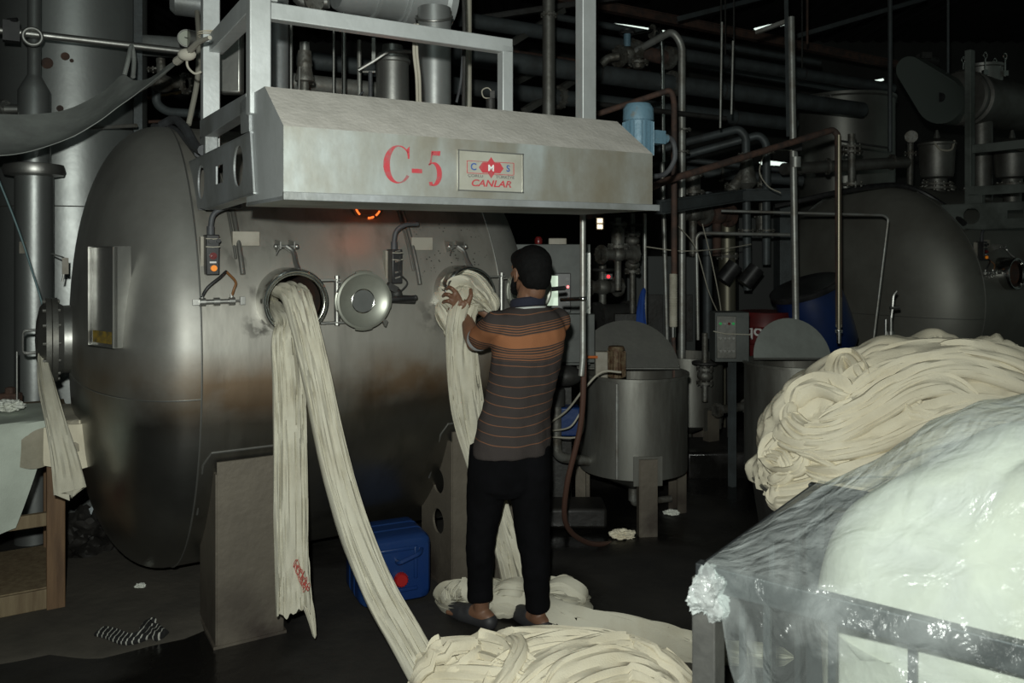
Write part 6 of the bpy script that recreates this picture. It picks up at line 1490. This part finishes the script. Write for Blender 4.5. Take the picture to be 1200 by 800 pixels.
# ================================================================== the worker
FDV = V((-.55, .835, 0)).normalized(); RTV = V((.835, .55, 0)).normalized(); UP = V((0, 0, 1))
RH = Matrix((RTV, FDV, UP)).transposed()
SKIN = mat('skin_brown', (.155, .078, .045), .55, 0, (.12, .058, .034), 9, bump=.08, sss=0)
HAIR = mat('black_hair', (.004, .004, .004), .8, 0, (.006, .006, .006), 60, bump=.3, bscale=200, spec=.1)
TROU = mat('black_trousers', (.0035, .0035, .004), .95, 0, (.005, .005, .006), 8, bump=.2, bscale=60, spec=.06)
SLIP = mat('dark_slipper', (.022, .022, .024), .6)
NAVY = mat('navy_collar', (.008, .010, .022), .9)
WHT = mat('white_trim', (.42, .44, .42), .9)
def shirt_x(nt, b, tc, mp, outc):
    nd, lk = nt.nodes, nt.links
    def M(op, a, b_=None, c=None):
        m = nd.new('ShaderNodeMath'); m.operation = op
        for i, v in enumerate((a, b_, c)):
            if v is None: continue
            if isinstance(v, (int, float)): m.inputs[i].default_value = v
            else: lk.new(v, m.inputs[i])
        return m.outputs[0]
    sp = nd.new('ShaderNodeSeparateXYZ'); lk.new(tc.outputs['Object'], sp.inputs[0])
    n = nd.new('ShaderNodeTexNoise'); n.inputs['Scale'].default_value = 5; n.inputs['Detail'].default_value = 1; lk.new(tc.outputs['Object'], n.inputs['Vector'])
    z = M('ADD', sp.outputs['Z'], M('MULTIPLY', M('SUBTRACT', n.outputs['Fac'], .5), .035))
    # lengthwise bow of the stripes: they sag toward the middle of the back
    z = M('SUBTRACT', z, M('MULTIPLY', M('MULTIPLY', M('ADD', sp.outputs['X'], -.05), M('ADD', sp.outputs['X'], -.05)), .6))
    def band(z0, z1): return M('MULTIPLY', M('GREATER_THAN', z, z0), M('LESS_THAN', z, z1))
    core = band(1.238, 1.292)
    fine = M('MULTIPLY', band(1.180, 1.335), M('LESS_THAN', M('FRACT', M('MULTIPLY', z, 1 / .0105)), .42))
    lines = M('MULTIPLY', M('LESS_THAN', M('FRACT', M('MULTIPLY', z, 1 / .043)), .075), M('LESS_THAN', M('ABSOLUTE', M('SUBTRACT', z, 1.13)), .35))
    k = M('MAXIMUM', core, M('MULTIPLY', fine, .75)); k2 = M('MAXIMUM', k, M('MULTIPLY', lines, .6))
    mx = nd.new('ShaderNodeMix'); mx.data_type = 'RGBA'; mx.inputs[6].default_value = (.045, .038, .036, 1); mx.inputs[7].default_value = (.27, .115, .055, 1)
    lk.new(k2, mx.inputs[0]); lk.new(mx.outputs[2], b.inputs['Base Color'])
SHIRT = mat('striped_shirt', (.05, .04, .04), .95, 0, bump=.3, bscale=300, spec=.12, extra=shirt_x)
PER = thing('person', V((0, 3.58, 0)), 'worker in an orange-banded striped polo shirt feeding cloth into the second port', 'person')
def cap(bm, a, b, ra, rb, n=16):
    a, b = V(a), V(b); u, v, d = frame(b - a if (b - a).length > 1e-6 else UP); rs = []
    prof = []
    for i in range(6): t = PI / 2 * i / 6; prof.append((-ra * math.cos(t), ra * math.sin(t)))
    L = (b - a).length
    for i in range(5): prof.append((L * i / 4, ra + (rb - ra) * i / 4))
    for i in range(1, 7): t = PI / 2 * i / 6; prof.append((L + rb * math.sin(t), rb * math.cos(t)))
    lathe(bm, prof, a, d, n=n, cap=False)
def chain(bm, pts, rs_, n=16):
    for a, b, r1, r2 in zip(pts, pts[1:], rs_, rs_[1:]): cap(bm, a, b, r1, r2, n)
def ell(bm, c, ax, n=24): ball(bm, c, 1, n, ax, RH)
def loft(bm, rings, n=36):
    rs = []
    for c, a, b in rings:
        rs.append([bm.verts.new(V(c) + RTV * (a * abs(math.cos(t)) ** .85 * (1 if math.cos(t) > 0 else -1)) + FDV * (b * math.sin(t))) for t in [2 * PI * i / n for i in range(n)]])
    for A, C in zip(rs, rs[1:]): bridge(bm, A, C)
    bm.faces.new(rs[0]); bm.faces.new(rs[-1])
def blob(bm, vox, it=6, fac=.5):
    bmesh.ops.recalc_face_normals(bm, faces=bm.faces)
    return baked(bm, [('REMESH', dict(mode='VOXEL', voxel_size=vox, use_smooth_shade=True)), ('SMOOTH', dict(factor=fac, iterations=it))])
def wrinkle(me, f):
    ns = [v.normal.copy() for v in me.vertices]
    for v, n_ in zip(me.vertices, ns): v.co += n_ * f(v.co)
    return me
HC = V((.079, 3.55, 1.555))
def hp(r, f, z): return HC + RTV * r + FDV * f + UP * z
ShL, ShR = V((-.065, 3.475, 1.335)), V((.205, 3.645, 1.335))
ElL, WrL = V((-.168, 3.655, 1.236)), px(545, 368, 3.80)
ElR, WrR = V((.03, 3.83, 1.245)), px(568, 366, 3.85)
bm = B()
# head and neck
ell(bm, hp(0, -.012, .018), (.074, .088, .088)); ell(bm, hp(0, .028, -.015), (.060, .066, .090)); ell(bm, hp(0, .052, -.066), (.040, .042, .034))
ell(bm, hp(0, .045, .045), (.058, .048, .040))
cap(bm, hp(0, .088, .008), hp(0, .110, -.022), .009, .013); cap(bm, hp(-.012, .096, -.026), hp(.012, .096, -.026), .008, .008)   # nose
cap(bm, hp(-.034, .078, .02), hp(.034, .078, .02), .011, .011)   # brow
cap(bm, hp(-.018, .092, -.050), hp(.018, .092, -.050), .006, .006); cap(bm, hp(-.014, .090, -.060), hp(.014, .090, -.060), .007, .007)  # lips
for s in (-1, 1):
    cap(bm, hp(s * .040, .062, -.012), hp(s * .046, .045, -.02), .018, .018)
    for k in range(7):
        a = -1.9 + 3.6 * k / 6; cap(bm, hp(s * .079, -.002 - .014 * math.cos(a), -.012 + .026 * math.sin(a)), hp(s * .081, -.002 - .014 * math.cos(a + .5), -.012 + .026 * math.sin(a + .5)), .0062, .0062)
    cap(bm, hp(s * .073, .006, -.002), hp(s * .074, .006, -.028), .010, .008)
cap(bm, V((.066, 3.548, 1.36)), hp(0, -.012, -.06), .062, .054); cap(bm, hp(0, -.05, .0), hp(0, -.03, -.08), .05, .05)
# trunk under the clothes
loft(bm, [((.0, 3.59, .80), .13, .09), ((.03, 3.58, 1.0), .12, .085), ((.07, 3.56, 1.22), .14, .09), ((.075, 3.555, 1.33), .13, .075), ((.07, 3.55, 1.39), .07, .05)])
# arms
chain(bm, [ShL + V((.03, .02, -.02)), ShL.lerp(ElL, .45), ElL], [.048, .045, .038]); chain(bm, [ElL, ElL.lerp(WrL, .35), ElL.lerp(WrL, .75), WrL], [.037, .039, .028, .024])
chain(bm, [ShR - V((.03, .02, .02)), ShR.lerp(ElR, .45), ElR], [.048, .044, .037]); chain(bm, [ElR, ElR.lerp(WrR, .35), WrR], [.036, .037, .024])
# left hand spread on the cloth
PL = px(541, 354, 3.775)
cap(bm, WrL, PL + V((.006, 0, -.01)), .023, .026); kn = [px(534.5, 343, 3.755), px(531, 348.5, 3.75), px(531, 355, 3.755), px(534, 361, 3.77)]
for k_ in kn: cap(bm, WrL.lerp(PL, .5), k_, .018, .0115)
for a, b in zip(kn, kn[1:]): cap(bm, a, b, .0115, .0115)
tips = [(px(530, 338, 3.745), px(526, 336, 3.765), px(523.5, 338.5, 3.79)), (px(526, 345, 3.735), px(521.5, 344.5, 3.755), px(519, 347, 3.785)), (px(525.5, 352.5, 3.74), px(521, 353, 3.76), px(518.5, 355, 3.79)), (px(529.5, 361, 3.755), px(526, 362.5, 3.77), px(524, 364.5, 3.79))]
for k_, t_, rr_ in zip(kn, tips, (.0095, .010, .0095, .0085)): chain(bm, [k_, *t_], [rr_ + .0015, rr_, rr_ * .93, rr_ * .8], 12)
chain(bm, [WrL + V((.004, 0, .012)), px(549, 353, 3.765), px(552, 346, 3.76), px(551.5, 339.5, 3.775)], [.017, .013, .0105, .009], 12)
# right hand reaching under the fold
PR = px(556, 359, 3.87)
cap(bm, WrR, PR, .023, .024)
kr = [px(550, 353, 3.875), px(549, 358, 3.865), px(550, 363, 3.86), px(552, 367, 3.86)]
for k_ in kr:
    cap(bm, PR, k_, .018, .011); q = k_ + V((-.028, .012, .004)); chain(bm, [k_, q, q + V((-.014, .022, -.006))], [.010, .009, .0075], 10)
chain(bm, [PR, px(557, 350, 3.86), px(552, 345, 3.86)], [.014, .011, .009], 10)
# legs below the hems and feet
AL, AR = V((-.135, 3.60, 0)), V((.112, 3.555, 0)); dL, dR = V((-.80, .60, 0)).normalized(), V((-.60, .80, 0)).normalized()
chain(bm, [V((-.04, 3.57, .85)), V((-.12, 3.60, .48)), AL + V((0, 0, .2)), AL + V((0, 0, .075))], [.09, .055, .04, .034]); chain(bm, [V((.04, 3.60, .85)), V((.085, 3.62, .48)), AR + V((0, .01, .2)), AR + V((0, 0, .075))], [.09, .055, .04, .034])
for A_, d_ in ((AL, dL), (AR, dR)):
    s_ = V((-d_.y, d_.x, 0))
    chain(bm, [A_ - d_ * .04 + V((0, 0, .042)), A_ + V((0, 0, .055)), A_ + d_ * .08 + V((0, 0, .042)), A_ + d_ * .13 + V((0, 0, .032))], [.032, .036, .03, .024])
    for k in range(5):
        o_ = s_ * (.03 - .015 * k); cap(bm, A_ + d_ * .10 + o_ * .8 + V((0, 0, .03)), A_ + d_ * (.175 - .008 * abs(k - 1)) + o_ + V((0, 0, .026)), .013, .0095 if k else .012, 10)
obj('body', blob(bm, .0042, 3), SKIN, PER, ang=180)
# hair: cap over the skull, fading to the nape, short at the sides
bm = B(); ell(bm, hp(0, -.018, .028), (.083, .094, .090)); ell(bm, hp(0, -.045, -.015), (.070, .062, .075)); ell(bm, hp(0, .028, .055), (.070, .066, .050)); ell(bm, hp(0, .062, .060), (.050, .036, .030))
for s in (-1, 1): cap(bm, hp(s * .070, -.006, .03), hp(s * .068, .014, -.02), .013, .008)
me = blob(bm, .006, 4); wrinkle(me, lambda c: .0015 * noise.noise(c * 70) + .003 * noise.noise(c * 18)); obj('hair', me, HAIR, PER, ang=180)
bm = B()
for s in (-1, 1): chain(bm, [hp(s * .067, .018, -.02), hp(s * .063, .035, -.055), hp(s * .045, .062, -.085)], [.011, .014, .014])
chain(bm, [hp(-.045, .062, -.085), hp(0, .082, -.092), hp(.045, .062, -.085)], [.014, .02, .014]); cap(bm, hp(-.022, .098, -.042), hp(.022, .098, -.042), .005, .005)
me = blob(bm, .005, 3); wrinkle(me, lambda c: .003 * noise.noise(c * 90)); obj('beard', me, HAIR, PER, ang=180)
# shirt
bm = B()
loft(bm, [((-.002, 3.585, .762), .186, .135), ((.0, 3.585, .80), .183, .134), ((.006, 3.585, .90), .170, .128), ((.028, 3.58, 1.0), .158, .120), ((.052, 3.57, 1.10), .160, .118), ((.070, 3.565, 1.2), .170, .120), ((.075, 3.56, 1.28), .176, .118), ((.073, 3.56, 1.335), .172, .108), ((.07, 3.555, 1.375), .150, .088), ((.068, 3.552, 1.40), .105, .070), ((.068, 3.55, 1.415), .062, .055)])
chain(bm, [ShL + V((.05, .04, 0)), ShL, ShL.lerp(ElL, .35), ShL.lerp(ElL, .66)], [.062, .062, .060, .058]); chain(bm, [ShR - V((.05, .04, 0)), ShR, ShR.lerp(ElR, .35), ShR.lerp(ElR, .64)], [.062, .060, .058, .056])
me = blob(bm, .008, 5)
def fold(c):
    u = (c - V((.05, 3.57, 0))); a = u.dot(RTV)
    f = .006 * noise.noise(V((c.x * 9, c.y * 9, c.z * 4))) + .004 * noise.noise(V((c.x * 22 + c.z * 14, c.y * 20, c.z * 16 - c.x * 10)))
    low = max(0, 1.02 - c.z)
    return f + low * .035 * math.sin(a * 46 + 5 * noise.noise(c * 4)) * .5
wrinkle(me, fold); obj('shirt', me, SHIRT, PER, ang=180)
bm = B()
for k in range(1, 3): pass
def oring(bm, c, a, b, r, n=40, tilt=0.):
    pts = [V(c) + RTV * (a * math.cos(2 * PI * i / n)) + FDV * (b * math.sin(2 * PI * i / n)) + UP * (tilt * math.sin(2 * PI * i / n)) for i in range(n)]
    rs = []
    for i in range(n):
        t = (pts[(i + 1) % n] - pts[i - 1]).normalized(); o_ = (pts[i] - V(c)); o_ = (o_ - UP * o_.z).normalized()
        rs.append([bm.verts.new(pts[i] + o_ * (r * .45 * math.cos(2 * PI * j / 8)) + UP * (r * math.sin(2 * PI * j / 8))) for j in range(8)])
    for i in range(n): bridge(bm, rs[i], rs[(i + 1) % n])
oring(bm, (.068, 3.55, 1.420), .070, .066, .021, tilt=-.012); obj('collar', bm, NAVY, PER, label='navy knitted collar')
bm = B(); oring(bm, (.068, 3.548, 1.397), .081, .076, .004, tilt=-.010); obj('collar_trim', bm, WHT, PER, label='thin white line under the collar')
dv = (ElL - ShL).normalized(); bm = B(); c = ShL.lerp(ElL, .66) + dv * .040
torus(bm, c, dv, .047, .006, n=32); obj('sleeve_band', bm, mat('grey_rib', (.18, .18, .18), .9), PER, label='grey ribbed sleeve band')
bm = B(); torus(bm, c + dv * .010, dv, .0465, .003, n=32); obj('sleeve_trim', bm, WHT, PER, label='white sleeve edge')
# trousers
def tx(x, Y, z): return ((x - 600) / F * Y, Y, z)
bm = B()
loft(bm, [((.0, 3.585, .86), .150, .108), ((.0, 3.585, .76), .158, .112), ((-.004, 3.585, .68), .166, .112), ((-.006, 3.585, .62), .160, .105), ((-.006, 3.585, .585), .12, .085)])
def leg_(pts):
    rs = []; n = 28
    for x, hw, Y, z in pts:
        c = V(tx(x, Y, z)); r = hw / F * Y; rs.append([bm.verts.new(c + V((r * math.cos(2 * PI * i / n), r * 1.12 * math.sin(2 * PI * i / n), 0))) for i in range(n)])
    for A, C in zip(rs, rs[1:]): bridge(bm, A, C)
    bm.faces.new(rs[0]); bm.faces.new(rs[-1])
leg_([(578, 28, 3.57, .80), (573, 26, 3.57, .68), (569, 22, 3.58, .56), (565.5, 19, 3.585, .46), (563, 17.5, 3.59, .36), (562, 15.5, 3.60, .24), (562.5, 15, 3.60, .16), (562.5, 15.5, 3.60, .115)])
leg_([(618, 26, 3.60, .80), (620, 25.5, 3.61, .68), (621.5, 23.5, 3.61, .56), (623, 21.5, 3.60, .46), (626, 19, 3.59, .34), (629, 16.5, 3.57, .22), (630.5, 15, 3.56, .14), (631, 15, 3.555, .092)])
me = blob(bm, .008, 5)
wrinkle(me, lambda c: .006 * noise.noise(V((c.x * 10, c.y * 10, c.z * 6))) + .005 * noise.noise(V((c.x * 14, c.y * 14, c.z * 26))) * (1 if c.z < .35 else .5)); obj('trousers', me, TROU, PER, ang=180)
# slippers
for A_, d_ in ((AL, dL), (AR, dR)):
    s_ = V((-d_.y, d_.x, 0)); bm = B()
    chain(bm, [A_ - d_ * .045 + UP * .030, A_ + d_ * .02 + UP * .027, A_ + d_ * .10 + UP * .030, A_ + d_ * .155 + UP * .028], [.037, .036, .043, .036], 20)
    chain(bm, [A_ + d_ * .06 + UP * .045, A_ + d_ * .12 + UP * .035], [.036, .034], 20)
    for v in bm.verts: v.co.z = max(v.co.z, .002)
    me = blob(bm, .005, 3)
    for v in me.vertices: v.co.z = max(v.co.z, .001)
    obj('slipper', me, SLIP, PER, ang=180)
